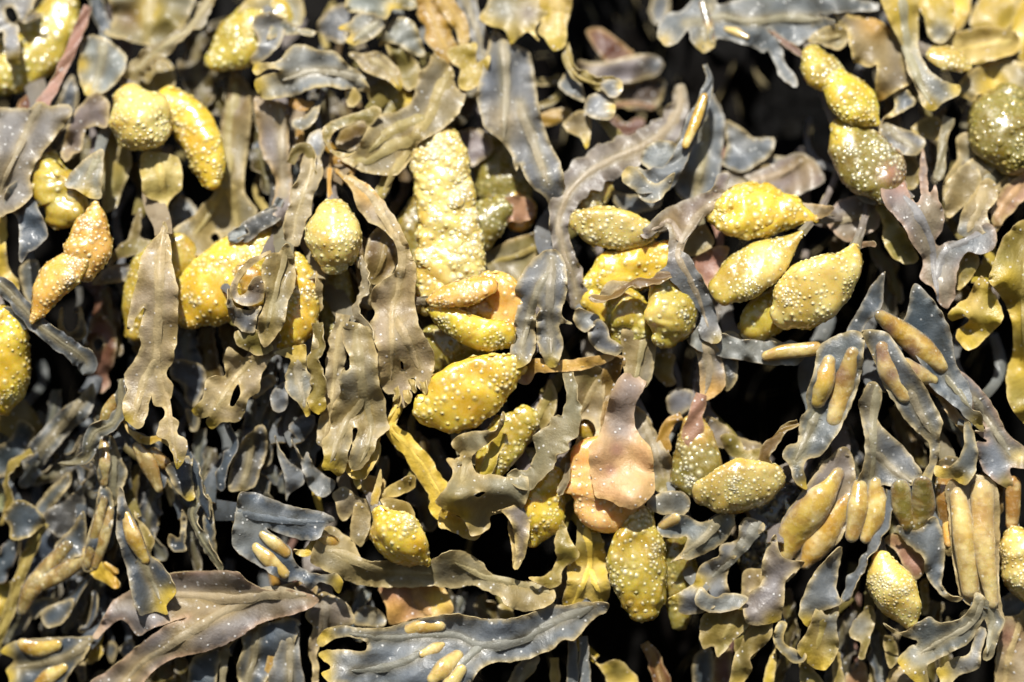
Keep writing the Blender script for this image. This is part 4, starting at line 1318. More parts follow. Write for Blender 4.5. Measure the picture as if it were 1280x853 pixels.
L(26, '318,665 335,630 370,602 440,590 500,600 640,600 730,575 850,550 960,535 1030,550 1120,560 1200,560 1270,545 1345,520 1400,488 1460,500 1560,480 1670,488 1660,530 1600,560 1550,620 1510,660 1460,655 1410,700 1310,740 1240,758 1150,762 1080,792 1010,890 900,940 780,930 700,870 560,880 480,870 370,850 342,812 382,780 326,730 350,705 430,700 540,708 550,668 480,645 400,652 345,690',
  ribs=['1600,500 1410,590 1261,655 1090,690 960,640 830,640 640,650 470,630', '1090,690 990,780 910,900', '860,690 740,760 640,785 480,800'], col='slate', edge='straw', tips='345,740,50 350,640,50 345,820,50', ruf=4, ribw=4.5, ribcol='moss')
rod(38, '745,610,28 810,595,38 890,592,26', col='rodpale', lump=2)
rod(36, '815,720,24 870,695,30 900,680,16', col='rodpale', lump=2)
rod(36, '970,735,34 910,790,46 860,835,30', col='rodpale', lump=1.6)
rod(36, '985,800,30 940,860,40', col='rodpale', lump=1.6)
F('slate hanging blade with twin ribs at the bottom edge, left of centre')
L(-4, '200,560 235,600 240,720 262,853 260,940 70,940 90,853 130,720', col='slate', ribs=['200,590 195,740 190,930'], ruf=2.5, edge='pale')
F('tan edged blade at the bottom edge behind the slate hanging blade')
L(-12, '130,570 190,560 130,720 100,830 60,930 20,930 80,780', col='amber', ruf=2)

# ------------------------------------------------------------------ centre right
tile('21')
F('slate frond splitting into two legs left of the cream slice pods')
L(22, '268,378 312,420 332,520 322,600 302,680 352,722 295,728 312,810 300,870 275,925 232,910 190,810 180,730 205,652 182,640 190,760 186,820 160,890 110,930 60,905 75,790 100,640 88,570 130,470 200,400',
  ribs=['260,420 250,600 255,860', '250,480 200,560 150,700 110,880'], col='slate', edge='straw', tips='100,920,40 255,910,36', ruf=4, ribw=3.4)
F('small grey lobe and transparent frill left of the green pods')
L(16, '355,700 375,655 420,660 480,690 450,740 400,760', col='pale', ruf=3)
L(20, '430,760 470,700 520,740 530,790 590,830 560,870 480,850 430,800', col='slate', edge='straw', ruf=5)
P('cream slice shaped pod uppermost in the middle pod cluster')
B(6, '730,290,30 660,300,76 560,280,96 450,262,88 375,240,44', col='straw', flat=.55, bumps=8.6, bsize=3, p=.6, roll=-22, edge='gold', bumpcol='milk')
P('wide green gold pod below the slice shaped pod')
B(-8, '790,390,60 680,450,104 540,500,112 450,560,70', col='gold', flat=.5, bumps=11, lump=1.8)
P('lower left green pod of the middle pod cluster under a brown curled strap')
B(2, '560,600,70 610,670,104 620,760,96 560,690,60', col='green', flat=.55, bumps=12, bsize=3.8, lump=1.6)
B(-4, '440,600,50 520,660,70 560,720,60', col='gold', flat=.5, bumps=12)
P('green pod with a pale flat face lowest in the middle pod cluster')
B(14, '770,540,66 805,640,124 805,730,118 785,790,62', col='green', flat=.6, bumps=12, bsize=3.2, p=.75, roll=-30, keel=2.4, edge='gold', patch=[(750, 680, 80, 'cream')])
F('brown curled strap lying across the middle pod cluster')
R(34, '810,495,20,0,40 740,520,30,2,45 650,530,28,4,50 580,570,24,4,55 510,605,22,2,50 430,598,22,0,30', col='brown', edge='straw', ruf=3, rib=False)
L(24, '480,590 520,530 600,525 640,540 570,570 520,610', col='mauve', ruf=2, stem=False)
F('grey forked frond pointing down over the middle pod cluster with a yellow tip')
L(20, '1080,30 1060,110 985,180 930,270 862,352 842,375 890,402 932,470 1000,600 1030,720 1048,790 1010,816 950,790 940,740 952,680 880,600 820,530 752,490 790,450 800,380 800,300 780,275 700,330 670,300 760,210 840,165 900,140 1000,100 1030,30',
  ribs=['1040,150 950,215 870,330 850,420 920,560 985,740', '860,340 800,250 720,290'], col='mauve', edge='pale', tips='1025,800,40', ruf=3.4, spots=[(880, 520, 160, 'slate'), (960, 680, 160, 'slate')])
F('small grey leaf behind the fork of the grey frond, centre right')
L(-20, '870,350 960,260 1012,350 960,390 890,412', col='taupe', ruf=2)
L(-26, '900,430 1000,370 1080,370 1040,470 980,560 930,500', col='pink', ruf=2, edge='orange')
F('shadowed grey strap above the slice shaped pod')
L(-34, '540,110 640,130 760,120 760,180 640,210 560,180', col='slate', ruf=2)
P('small tan pod between the sweeping mauve frond and the twiggy branch')
B(-24, '500,80,40 460,130,56 430,180,40', col='straw', flat=.6, bumps=10)
tile('31')
P('top right pod of the middle pod cluster, long and wrinkled')
B(6, '290,235,16 200,215,66 90,200,112 -20,205,128 -110,200,112 -170,200,60', col='gold', flat=.6, bumps=8.8, bsize=3.2, lump=2, p=.85, edge='green', dents=[(-90, 200, 30, 8)])
L(4, '140,140 260,165 380,180 350,220 260,250 200,220', col='mauve', edge='amber', ruf=2, name='stalk')
P('flat faced cream pod with a twisted tip in the middle pod cluster')
B(18, '232,298,10 175,350,40 100,410,90 10,470,112 -70,520,112 -140,570,70', col='green', flat=.5, bumps=8.4, bsize=2.7, roll=24, keel=2.6, p=.7, edge='straw', patch=[(60, 440, 110, 'cream')])
P('broad cream pod with a flat dotted face at the right of the middle pod cluster')
B(26, '478,365,18 440,440,76 370,510,124 280,580,146 190,650,120 140,690,66', col='cream', flat=.5, bumps=8.6, bsize=2.8, p=.55, roll=-16, keel=2.4, edge='gold')
L(18, '400,440 440,390 490,350 560,340 570,365 510,370 480,400 490,500 460,480', col='plum', edge='red', ruf=2, name='stalk')
P('green pod peeping out below the broad cream pod')
B(-6, '170,600,60 80,680,104 0,740,80', col='green', flat=.6, bumps=14, bsize=3.6, lump=1.5)
F('dim mauve blade between the wrinkled pod and the upright mauve frond')
L(-24, '340,230 410,150 520,130 590,200 580,280 500,320 440,345 370,290', col='mauve', edge='pink', ruf=3, ribs=['370,250 470,230 570,220'])
F('grey ribbed blade below the black hole at upper right')
L(-46, '-40,40 60,0 180,-60 260,-60 340,50 250,110 170,135 60,80', col='mauve', ribs=['-20,80 120,30 260,-50'], edge='pale', ruf=3)
L(-60, '-60,-40 60,-60 200,-40 120,20 -20,30', col='slate', ruf=2)
F('tiny pale blue cut off blade end under the purple rimmed pod')
L(-6, '475,95 520,95 582,130 565,172 500,150', col='pale', ruf=1, edge='pale')
F('slate strap with a tan bladder at its tip under the broad cream pod')
R(6, '-270,760,50 -200,810,54 -110,830,50 0,850,50 100,860,56 250,860,50', col='pale', edge='pale', ruf=4, rib=False)
tile('32')
rod(14, '70,92,24 160,74,36 290,60,34', col='rodpale', lump=1.2)
tile('22')
L(-6, '1000,30 1090,-20 1180,40 1250,0 1340,50 1300,110 1200,90 1100,110', col='pale', ruf=4)

# ------------------------------------------------------------------ upper right
tile('30')
F('small folded grey blade end left of the yellow tipped fronds')
L(12, '262,190 310,135 400,118 442,150 440,200 400,232 330,210', col='taupe', edge='straw', ruf=2, ribs=['300,180 420,160'])
R(4, '70,130,8 130,180,12 190,225,16 240,260,14', col='plum', edge='straw', ruf=1, rib=False)
P('yellow pod pinched in the middle hanging by the black hole at upper right')
B(12, '275,245,48 300,300,84 350,350,80 385,385,66', col='green', flat=.75, bumps=8.6, bsize=2.8, seam=True, edge='straw', roll=-20)
B(18, '385,370,60 430,430,100 490,490,100 545,540,64 580,572,18', col='gold', flat=.75, bumps=8.6, bsize=3, seam=True, edge='straw', roll=-12)
P('olive pod with a purple rim below the pinched yellow pod')
B(10, '395,580,40 440,640,100 520,740,136 600,830,126 640,900,70', col='moss', flat=.6, bumps=9, bsize=3, p=.8, bumpcol='milk', edge='pink', patch=[(400, 620, 60, 'gold'), (650, 800, 60, 'pink')])
L(14, '430,565 520,570 600,640 640,720 660,780 720,853 700,900 640,900 640,780 600,690 540,610', col='pink', edge='mauve', ruf=1.5, name='rim')
F('grey tan frond with an amber scalloped shoulder left of the yellow strap at upper right')
L(6, '360,-50 430,-40 440,60 520,75 600,100 650,150 702,210 712,300 742,380 690,412 610,462 568,465 578,300 545,312 470,282 440,150 390,90', col='taupe', edge='gold', tips='560,100,70 590,460,50', tipcol='amber', ruf=3.5)
F('yellow strap flaring into a grey notched tip at upper right')
L(18, '595,-50 752,-50 772,100 772,220 812,310 880,370 962,398 958,440 880,482 842,516 790,492 758,400 720,330 700,220 640,110', ribs=['690,-40 700,120 735,280 830,490'], col='pale', edge='straw', tips='680,40,150 830,500,40 950,410,40', ribcol='yellow', ribw=4.5, ruf=3)
F('yellow blade with a grey frosted tip beside the flaring strap')
L(4, '745,-50 900,-50 945,60 930,150 880,205 820,170 800,90', col='yellow', edge='gold', spots=[(870, 150, 60, 'pale')], ruf=3)
F('frond of blurred yellow blades in the top right corner')
L(-30, '1010,120 1040,20 1100,-50 1200,-50 1225,80 1190,130 1100,140', col='yellow', ruf=2)
L(-50, '900,-50 1000,-50 1010,60 950,150 930,80', col='gold', ruf=2)
L(-36, '1215,60 1300,-20 1320,300 1240,280 1200,160', col='gold', ruf=2)
P('cream bumpy pod end facing out of the blurred grey blade at upper right')
B(10, '840,250,40 900,270,60 970,300,46 1005,315,20', col='straw', flat=.6, bumps=8, bsize=2.8, edge='orange', roll=-30, bumpcol='milk')
F('blurred tan blade pointing right behind the cream bumpy pod end')
L(-12, '820,230 900,180 1000,140 1100,125 1220,150 1240,230 1150,270 1020,300 930,250', col='straw', edge='gold', ruf=3, ribs=['1200,190 1050,220 940,240'])
L(-20, '950,400 1000,340 1100,290 1220,280 1290,330 1290,420 1150,420 1060,440 1020,470 960,440', col='taupe', edge='gold', ruf=3, spots=[(1120, 380, 70, 'gold')])
P('olive pod with a yellow rim at the right edge near the top')
B(-4, '1200,440,70 1170,520,150 1170,620,170 1230,700,130', col='moss', flat=.6, bumps=11, bsize=3.6, roll=15, edge='gold', bumpcol='straw')
F('grey curved blade between the pinched yellow pod and the right edge pod')
L(0, '585,590 600,560 700,600 780,630 805,665 770,715 740,722 660,705 610,660', col='slate', edge='straw', ruf=2.5, ribs=['600,580 700,650 760,700'])
L(2, '600,560 660,500 660,440 710,412 745,450 760,480 700,520 640,545', col='slate', edge='gold', ruf=3)
F('frond of dark olive lobes in the gap left of the right edge pod')
L(-20, '740,600 800,545 860,545 882,580 860,650 800,640', col='olive', edge='gold', ruf=2)
L(-22, '655,740 700,705 750,725 782,790 770,860 720,880 680,840', col='olive', edge='gold', ruf=2)
F('thin tan stem in the gap left of the right edge pod')
R(-6, '915,545,30 890,620,22 880,720,20 865,840,26', col='taupe', ruf=2, rib=False)
F('frond of tan grey blades under the right edge pod')
L(-20, '950,640 1020,620 1100,760 1290,720 1300,900 1160,960 1040,1000 960,960 890,853 950,740', col='taupe', edge='straw', ruf=4, ribs=['1060,760 1000,900'])
L(-8, '895,860 940,800 1000,760 1060,800 1050,900 980,960 905,1010', col='taupe', ruf=3)

tile('31')
F('upright mauve slate frond with branching pale ribs at the right')
L(20, '640,-10 690,15 722,110 762,162 782,130 775,20 790,-90 810,0 822,112 850,80 866,150 892,200 884,280 850,338 866,362 920,340 980,332 1010,312 1090,255 1132,300 1122,370 1070,402 1000,390 962,440 945,520 940,600 905,655 870,625 840,560 778,512 792,430 742,350 702,270 660,220 610,162 598,100',
  ribs=['700,130 790,250 835,380 850,500 862,620', '855,520 900,390 1060,310'], col='mauve', edge='pink', ruf=3.4, ribcol='pale', ribw=3.6, spots=[(1000, 360, 130, 'slate'), (690, 60, 80, 'pink')])
F('dull olive lobe left of the upright mauve frond')
L(-8, '590,140 640,200 700,280 740,350 772,420 720,448 650,410 605,330 608,260 575,190', col='moss', edge='gold', ruf=3)
F('pale tan blade with a wide rib right of the upright mauve frond')
L(8, '1080,50 1125,70 1140,140 1092,210 1102,280 1030,322 958,302 970,210 1020,130', ribs=['1090,80 1050,180 1000,300'], col='tan', edge='straw', ruf=3, ribw=5, ribcol='straw', spots=[(980, 290, 50, 'pale')])
F('grey green blade bending behind the pale tan blade')
L(-14, '890,60 960,0 1060,-60 1150,-20 1060,60 990,120 930,160 905,250 890,170', col='taupe', edge='straw', ruf=3)
F('frond of pink and olive blades at the right edge above the big yellow frond')
L(-10, '1110,190 1170,90 1270,20 1300,100 1240,170 1150,270 1130,300', col='pink', edge='straw', ruf=3, ribs=['1250,80 1170,170 1120,270'])
L(-20, '1100,120 1150,70 1250,-40 1310,-30 1290,60 1200,90', col='tan', ruf=3)
F('olive leaf tip under the mauve side branch')
L(0, '975,395 1040,400 1052,450 1010,520 970,562 942,558 955,480', col='moss', edge='gold', ruf=2)
F('yellow lobed leaf with a keyhole notch at the right')
L(10, '1060,503 1120,580 1168,690 1120,752 1040,832 990,842 948,792 950,752 1006,712 992,690 930,712 908,682 950,632 1000,602', col='yellow', edge='gold', ruf=4, spots=[(1040, 640, 60, 'straw')], tips='930,700,30 980,800,40', wave=1.6)
F('big yellow olive frond cut by the right edge')
L(6, '1170,320 1240,250 1340,230 1340,1240 1270,1200 1190,1090 1180,950 1210,850 1200,700 1150,592 1098,520 1130,410', ribs=['1290,300 1260,520 1270,900'], col='moss', edge='yellow', tips='1180,510,60 1230,700,90 1240,900,80 1260,1150,60', ruf=5, wave=1.6)

# ------------------------------------------------------------------ the hanging bunch at the right
F('slate blade with two golden bladders, leftmost of the hanging bunch at right')
tile('31')
L(16, '615,480 612,560 605,640 560,690 520,740 510,830 420,853 440,760 500,640 560,540', col='blue', edge='pale', ruf=2.5, name='stem_blade')
tile('32')
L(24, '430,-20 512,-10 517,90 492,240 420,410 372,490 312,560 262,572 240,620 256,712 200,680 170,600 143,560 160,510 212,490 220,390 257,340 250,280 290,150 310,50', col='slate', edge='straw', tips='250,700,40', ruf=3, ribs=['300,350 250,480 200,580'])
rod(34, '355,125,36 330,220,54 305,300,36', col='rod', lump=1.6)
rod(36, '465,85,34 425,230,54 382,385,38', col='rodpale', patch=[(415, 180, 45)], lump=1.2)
F('slate blade with a purple topped bladder, second in the hanging bunch at right')
L(30, '515,-20 630,-10 720,120 800,232 842,310 884,400 870,470 864,560 820,692 768,680 822,590 820,500 790,470 720,402 660,312 610,232 560,100', col='slate', edge='straw', tips='790,680,40', ruf=3, ribs=['730,250 780,360 830,450'])
rod(40, '605,60,34 640,160,58 705,275,36', col='rodpale', patch=[(600, 80, 50), (650, 180, 40)], lump=1.4)
F('slate blade with a long gold and brown bladder, uppermost of the hanging bunch at right')
tile('31')
L(26, '725,650 735,570 765,535 860,640 920,760 940,900 960,940 1000,1000 1022,1070 1020,1120 1062,1140 1072,1222 990,1162 960,1122 900,1072 830,1017 790,930 700,760', col='blue', edge='pale', ruf=3, ribs=['900,960 960,1040 1010,1110'], tips='1050,1180,50', spots=[(960, 1040, 130, 'slate')])
tile('32')
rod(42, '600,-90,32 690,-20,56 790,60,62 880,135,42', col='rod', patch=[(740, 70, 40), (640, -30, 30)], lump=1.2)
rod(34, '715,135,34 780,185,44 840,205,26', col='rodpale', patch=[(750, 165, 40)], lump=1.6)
F('far right slate blade sweeping down in the hanging bunch')
L(14, '950,160 1050,232 1132,350 1182,450 1290,540 1300,620 1200,612 1212,690 1180,707 1110,662 1060,602 1038,500 1090,488 1030,442 1080,430 1018,330', col='slate', edge='pink', tips='1180,690,40 1240,560,40', tipcol='straw', ruf=4, ribs=['1020,280 1120,430 1200,560'])
F('hooked slate leaflet in the middle of the hanging bunch')
L(26, '985,385 1022,430 1047,540 1032,640 992,692 930,662 850,650 850,600 910,610 962,560 982,500', col='slate', edge='straw', tips='870,630,50 960,670,40', ruf=3)
L(8, '840,240 900,290 960,360 990,400 980,450 930,400 880,320', col='rodbrown', ruf=2)
F('central slate blade of the hanging bunch ending in swollen bladders')
L(22, '540,215 592,228 602,300 582,380 622,440 702,510 762,590 788,640 742,690 650,702 602,692 552,770 500,712 488,680 520,590 520,460 500,360 494,300 520,260', ribs=['582,225 562,400 560,560 540,740', '570,540 650,620 740,680'], col='slate', edge='straw', ruf=2.5, spots=[(560, 320, 60, 'taupe')])
tile('33')
rod(30, '500,-50,40 490,50,52 465,170,34', col='rodpale', patch=[(480, 160, 40, 'rodbrown')])
rod(28, '575,-60,36 575,60,58 530,180,30', col='rod')
R(20, '640,-40,20,0,30 615,120,28,2,40 540,250,30,2,50 470,380,28,0,40 425,480,24', col='slate', edge='straw', ruf=3, rib=False)
rod(18, '690,-40,48 700,40,54 720,110,40', col='moss')
rod(18, '790,-60,48 790,40,62 770,120,40', col='moss')
L(16, '668,130 760,150 850,85 890,200 892,300 880,400 920,450 980,462 940,482 880,452 830,392 802,340 792,270 720,212', col='slate', edge='straw', ruf=3.5)
F('pair of big gold bladders on a tan blade in the hanging bunch')
L(10, '330,-160 430,-240 470,-180 480,-60 450,60 420,180 330,260 240,310 160,390 200,280 120,260 140,100', col='mauve', ruf=2, edge='straw')
rod(26, '395,-110,34 300,20,76 200,160,80 155,255,44', col='rod', lump=1)
rod(32, '450,0,30 380,100,60 300,220,68 250,295,34', col='rod', lump=1)
L(18, '110,165 130,262 200,290 245,300 160,382 150,480 132,560 80,582 -20,582 -40,470 40,390 50,280', col='mauve', edge='straw', tips='100,570,40', ruf=4)
L(22, '415,225 402,330 392,420 412,490 332,522 290,560 262,602 218,540 240,440 300,330', col='slate', edge='straw', tips='250,580,50', ruf=4)
F('olive cup and lobe at the bottom of the hanging bunch')
L(20, '300,505 350,540 402,485 392,600 402,700 342,797 280,782 230,742 208,690 260,610', col='olive', edge='straw', tips='330,780,60 250,740,40', ruf=4, spots=[(370, 580, 60, 'slate')], ribs=['330,560 300,700'])
L(14, '100,620 130,570 160,580 150,670 250,720 240,760 180,755 110,690', col='slate', edge='gold', ruf=4)
L(0, '-60,600 80,570 80,640 20,720 -40,760 -80,700', col='olive', edge='gold', ruf=3)
L(-10, '50,940 60,800 110,690 110,800 80,940', col='gold', ruf=2)
L(-6, '220,760 270,780 330,853 330,940 240,930', col='moss', edge='straw', ruf=3)
L(-6, '380,720 410,720 420,800 440,940 380,930 370,840', col='olive', edge='straw', ruf=3)
P('cream yellow dotted pod near the bottom of the hanging bunch')
B(16, '600,275,44 620,350,100 665,440,116 710,520,84 735,580,34', col='cream', flat=.75, bumps=6.8, bsize=2.1, roll=30, keel=2.6, edge='gold', bumpcol='milk')
L(-2, '610,200 660,160 720,210 790,270 800,340 760,380 720,340 660,240', col='pink', ruf=2, edge='straw', name='stalk')
F('twin long gold bladders tapering to a wide wavy blade at bottom right')
L(14, '900,-60 1000,-110 1130,-70 1150,150 1145,400 1165,560 1100,560 1010,500 960,440 925,250 910,80', col='tan', edge='straw', ruf=1.5, stem=False)
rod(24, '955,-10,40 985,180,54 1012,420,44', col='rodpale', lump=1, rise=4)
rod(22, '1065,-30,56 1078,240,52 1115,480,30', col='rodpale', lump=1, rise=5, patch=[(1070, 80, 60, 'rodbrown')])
L(24, '1040,435 1100,480 1168,560 1152,620 1112,742 1068,742 1092,650 1080,560 1052,600 1010,662 950,702 850,752 810,782 822,890 750,850 680,772 678,740 730,690 762,660 650,622 608,578 690,622 760,582 820,548 870,576 950,566 1012,512',
  ribs=['1070,470 1010,580 900,650 780,720', '1080,470 1110,580 1090,720'], col='slate', edge='straw', tips='760,840,60 690,770,40', ruf=4)
L(14, '1050,600 1090,610 1062,720 1050,792 960,822 900,880 858,800 930,742 1000,722', col='pale', edge='straw', tips='880,810,60', ruf=3)
F('frond of brown orange bladders behind the twin long gold bladders')
L(2, '850,-150 960,-180 960,60 950,250 900,260 870,120', col='taupe', ruf=1.5)
rod(8, '900,-120,40 895,0,44 900,110,36', col='rodbrown')
rod(4, '905,100,30 915,200,28', col='orange')
R(-6, '1100,-120,60 1110,0,60 1120,90,40', col='brown', ruf=2)
F('frosted grey leaflet with yellow base near the bottom, right')
L(-2, '550,493 572,560 552,640 522,742 492,742 502,672 454,640 465,580', col='olive', edge='straw', ruf=3, spots=[(500, 590, 50, 'pale')])
F('olive leaflet under the cream yellow dotted pod')
L(-4, '610,640 660,650 680,740 640,790 620,740', col='olive', edge='straw', ruf=3)
L(-16, '640,800 720,780 820,853 820,940 630,940', col='tan', edge='gold', ruf=3)
P('cream pod cut by the right edge near the bottom')
B(14, '1220,165,50 1240,260,104 1275,380,100 1310,450,60', col='cream', flat=.7, bumps=7.4, bsize=2.4, roll=24, keel=2.6, edge='gold')
rod(4, '1210,-60,40 1210,40,36 1205,120,30', col='rodbrown')
F('tan blade hanging in the bottom right corner')
L(-10, '1130,760 1170,560 1230,540 1300,500 1320,940 1150,940', col='tan', edge='straw', ruf=4, ribs=['1240,560 1190,740 1170,930'], spots=[(1180, 640, 60, 'pink')])
L(-30, '1150,470 1261,440 1310,520 1230,560 1150,560', col='slate', ruf=2)
P('dark dotted pod in shade left of the big gold bladders')
B(-24, '180,-20,60 110,80,90 50,200,100 0,300,60', col='dim', flat=.6, bumps=11, bumpcol='straw')
F('frond of dim blades along the bottom edge at right of centre')
L(-46, '440,800 520,760 540,940 440,940', col='pink', ruf=2)
L(-50, '550,750 600,720 600,940 545,940', col='moss', ruf=2)
L(-40, '780,400 815,380 820,520 790,540', col='moss', ruf=2)

# ------------------------------------------------------------------ lower centre
tile('22')
P('peach coloured collapsed sac on mauve straps, largest in the lower centre')
L(8, '590,-40 740,-40 735,120 720,200 690,240 640,280 600,240 590,120', ribs=['690,-20 660,120 640,230'], col='taupe', edge='straw', ruf=2, name='strap')
L(4, '560,90 600,100 570,200 540,290 510,400 480,470 495,300 490,180 520,110', col='brown', edge='amber', ruf=2, name='strap')
B(18, '560,480,70 525,570,160 515,680,190 508,765,182 490,812,130', col=(.78, .46, .17), flat=.32, bumps=13, bsize=2.4, p=.6, lump=1.2, edge='orange', neck=False, name='pad')
L(46, '600,170,-28 695,215,-22 662,285,-20 640,380,-18 668,462,-10 716,520,-4 730,590 737,720,2 695,768,4 640,802,6 575,792,4 520,762,2 462,742 440,650,-4 428,560,-8 436,505,-12 480,455,-16 505,380,-18 540,250,-20', col='peach', edge='orange', ruf=2.6, name='flap', thick=4, wave=1.0, ribcol='mauve', ribw=3,
  spots=[(620, 240, 100, 'mauve'), (580, 350, 100, 'mauve'), (570, 430, 60, 'mauve'), (560, 530, 40, 'pink'), (530, 620, 28, 'pink')])
F('mauve spotted blade standing behind the peach sac')
L(-4, '655,325 712,390 752,470 812,570 828,680 802,722 740,715 700,640 690,520 640,450 628,370', col='mauve', edge='straw', ruf=2.5, spots=[(780, 700, 60, 'moss')], ribs=['670,380 730,520 780,680'])
F('tan olive blade with a round hole left of the peach sac')
L(4, '335,165 430,140 490,150 505,260 490,430 475,490 420,510 385,560 350,640 320,640 300,590 330,540 372,490 360,400 350,280', col='tan', edge='straw', holes=['375,410 410,385 450,405 462,450 430,490 390,485 368,455'], ruf=3, spots=[(430, 190, 60, 'olive')], ribs=['470,200 400,330 350,390'])
B(-20, '380,420,40 420,440,46 450,460,36', col='green', flat=.6, bumps=0, name='inner_pod')
F('frilled translucent ribbon winding left of the holed tan blade')
R(34, '335,170,26,-10 352,290,34,0,30 345,390,60,4,30 270,470,84,6,20 225,560,62,6,30 190,640,52,4,30 110,665,46,2,20 50,650,34,0', col='taupe', edge='straw', ruf=3, rib=False)
P('yellow green pod under the winding frilled ribbon')
B(8, '275,640,46 235,740,92 215,850,96 165,950,42', col='gold', flat=.6, bumps=9, bsize=3, p=.7, roll=-20, edge='yellow')
F('grey mauve ribbon edging the yellow green pod on its left')
L(20, '150,660 120,720 130,820 165,870 120,940 105,1010 115,1050 80,1080 75,1000 55,900 60,800 20,740 60,680', col='mauve', edge='gold', ruf=4)
R(30, '335,590,14,0,30 325,660,20,0,30 290,740,18', col='taupe', edge='straw', ruf=2, rib=False)
F('olive strap with bumps in the gap below the orange stalk')
L(-6, '255,200 285,300 250,400 180,470 120,540 110,500 160,380 220,270', col='olive', edge='straw', ruf=2.5, ribs=['250,250 190,380 130,500'])
P('small olive pod in shade beside the winding ribbon')
B(-30, '100,560,40 160,580,60 190,620,40', col='moss', flat=.6, bumps=10)
F('yellow curled strip hanging from the yellow green pod')
L(14, '300,840 340,930 388,1010 370,1040 310,1080 300,1150 260,1170 200,1150 150,1120 230,1110 280,1040 270,960', col='moss', edge='yellow', ruf=4)
F('olive fan with a pale skirt under the peach sac')
L(4, '380,850 450,860 500,960 510,1060 530,1180 510,1235 450,1240 425,1220 380,1270 340,1285 305,1255 330,1130 330,1060 370,960', ribs=['420,880 425,1080 350,1260', '425,1080 490,1200'], col='gold', edge='yellow', ruf=3, spots=[(430, 940, 110, 'olive'), (430, 1150, 70, 'straw')])
P('warty yellow green pod hanging below the peach sac')
B(20, '660,840,60 660,930,110 650,1040,128 672,1160,116 685,1240,96 690,1275,66', col='green', flat=.6, bumps=8.6, bsize=3.4, lump=1.5, p=.75, roll=-12, keel=2.4, edge='gold', dents=[(640, 960, 40, 4)])
F('frond of grey lobes in the gap right of the mauve straps')
L(-30, '712,110 760,80 830,90 820,160 832,220 790,235 740,190 712,150', col='moss', edge='taupe', ruf=2)
L(-36, '790,290 830,245 900,255 922,310 880,350 840,372 800,350', col='pale', ruf=2)
F('tan and grey stalk blade above the olive pod right of the peach sac')
L(4, '905,-20 960,0 1030,55 1065,200 1050,252 965,305 945,262 940,130', col='mauve', edge='amber', ruf=2, ribs=['960,40 990,150 970,270'], spots=[(1000, 250, 60, 'orange')])
L(-6, '1040,80 1120,100 1110,220 1060,250', col='dim', ruf=2)
P('olive pod with pale bumps on a mauve orange stalk, behind the cream oval pod')
R(8, '955,270,26 930,350,34 915,450,50 900,520,50', col='pink', edge='orange', ruf=1, name='stalk', rib=False)
B(-2, '920,400,50 925,500,84 930,590,110 905,680,90', col='moss', flat=.6, bumps=9.6, bsize=3.4, roll=10, edge='orange', bumpcol='milk', patch=[(910, 420, 90, 'orange')])
F('thin brown frayed strap left of the olive pod on the mauve stalk')
R(-10, '860,370,18 800,410,24 775,480,30 800,545,20', col='amber', edge='orange', ruf=2, rib=False)
P('cream oval pod lying sideways left of the hanging bunch')
B(24, '1295,650,56 1220,675,108 1120,700,122 1020,720,100 950,722,56', col='straw', flat=.6, bumps=7.2, bsize=2.3, p=.7, roll=-18, keel=2.4, edge='cream', bumpcol='milk')
R(30, '1400,400,14 1330,440,24,0,30 1270,510,30,0,40 1240,570,30,0,30 1270,620,26', col='brown', edge='straw', ruf=2, rib=False, name='stalk')
F('frond of slate leaflets with small bladders left of the cream oval pod')
L(12, '702,792 728,740 830,718 898,750 885,822 800,830 760,828', col='pale', edge='straw', ruf=2.5)
F('frond of grey slate blades in the gap above the cream oval pod')
L(-20, '955,420 980,375 1060,410 1130,470 1230,500 1200,545 1100,530 1000,500', col='mauve', ruf=3)
L(-8, '1040,470 1090,450 1130,480 1160,530 1240,520 1200,580 1090,560', col='moss', edge='straw', ruf=4)

tile('23')
F('slate spotted leaflet with a ribbed bladder under the cream oval pod')
L(10, '745,130 800,75 880,80 960,110 1080,60 1110,110 1060,200 1000,240 900,285 860,280 805,300 860,250 885,180 820,185 760,175', col='slate', edge='straw', ruf=3, ribs=['1040,100 960,190 850,270'])
rod(18, '770,130,22 830,95,28', col='rodpale', lump=1.5)
F('dim olive pod and blades right of the warty yellow green pod')
B(-24, '830,200,70 850,330,80 850,480,70 850,590,30', col='moss', flat=.5, bumps=12, bumpcol='straw')
F('translucent olive grey blade curling left of the hanging bunch bottom')
L(14, '1180,90 1130,120 1120,190 1040,215 1030,270 950,310 920,390 860,430 800,468 840,480 850,530 910,540 990,520 1080,450 1070,380 1100,290 1180,200 1250,130', ribs=['1230,110 1120,250 1000,370'], col='slate', edge='straw', ruf=4, ribcol='moss', ribw=5, tips='820,465,40 940,390,40')
L(24, '920,480 950,410 1010,460 1080,440 1170,460 1130,510 1040,530 960,520', col='pale', edge='straw', ruf=3)
L(6, '950,560 1000,520 1170,500 1170,590 1100,660 1030,740 1010,690 960,700 944,640', col='olive', edge='straw', ruf=3, ribs=['1130,540 1050,650'])
F('yellow twisted strip below the translucent olive grey blade')
L(8, '1180,590 1261,540 1280,640 1180,740 1190,800 1150,853 1140,940 1080,940 1090,800 1120,690', col='olive', edge='straw', ruf=4, tips='1120,900,60')
F('tan leaflet between the translucent blade and the gold bladders')
L(2, '1150,340 1230,330 1225,410 1190,430 1160,480 1140,460', col='taupe', ruf=2)
L(4, '1240,270 1290,250 1280,380 1228,405', col='tan', ruf=2)
F('frond of two straight slate stems at the bottom edge, right of the lowest forked frond')
R(-6, '355,650,20 355,760,26 360,940,28', col='slate', ruf=1, rib=False, name='stem')
R(-6, '405,640,20 410,760,24 420,940,26', col='slate', ruf=1, rib=False, name='stem')
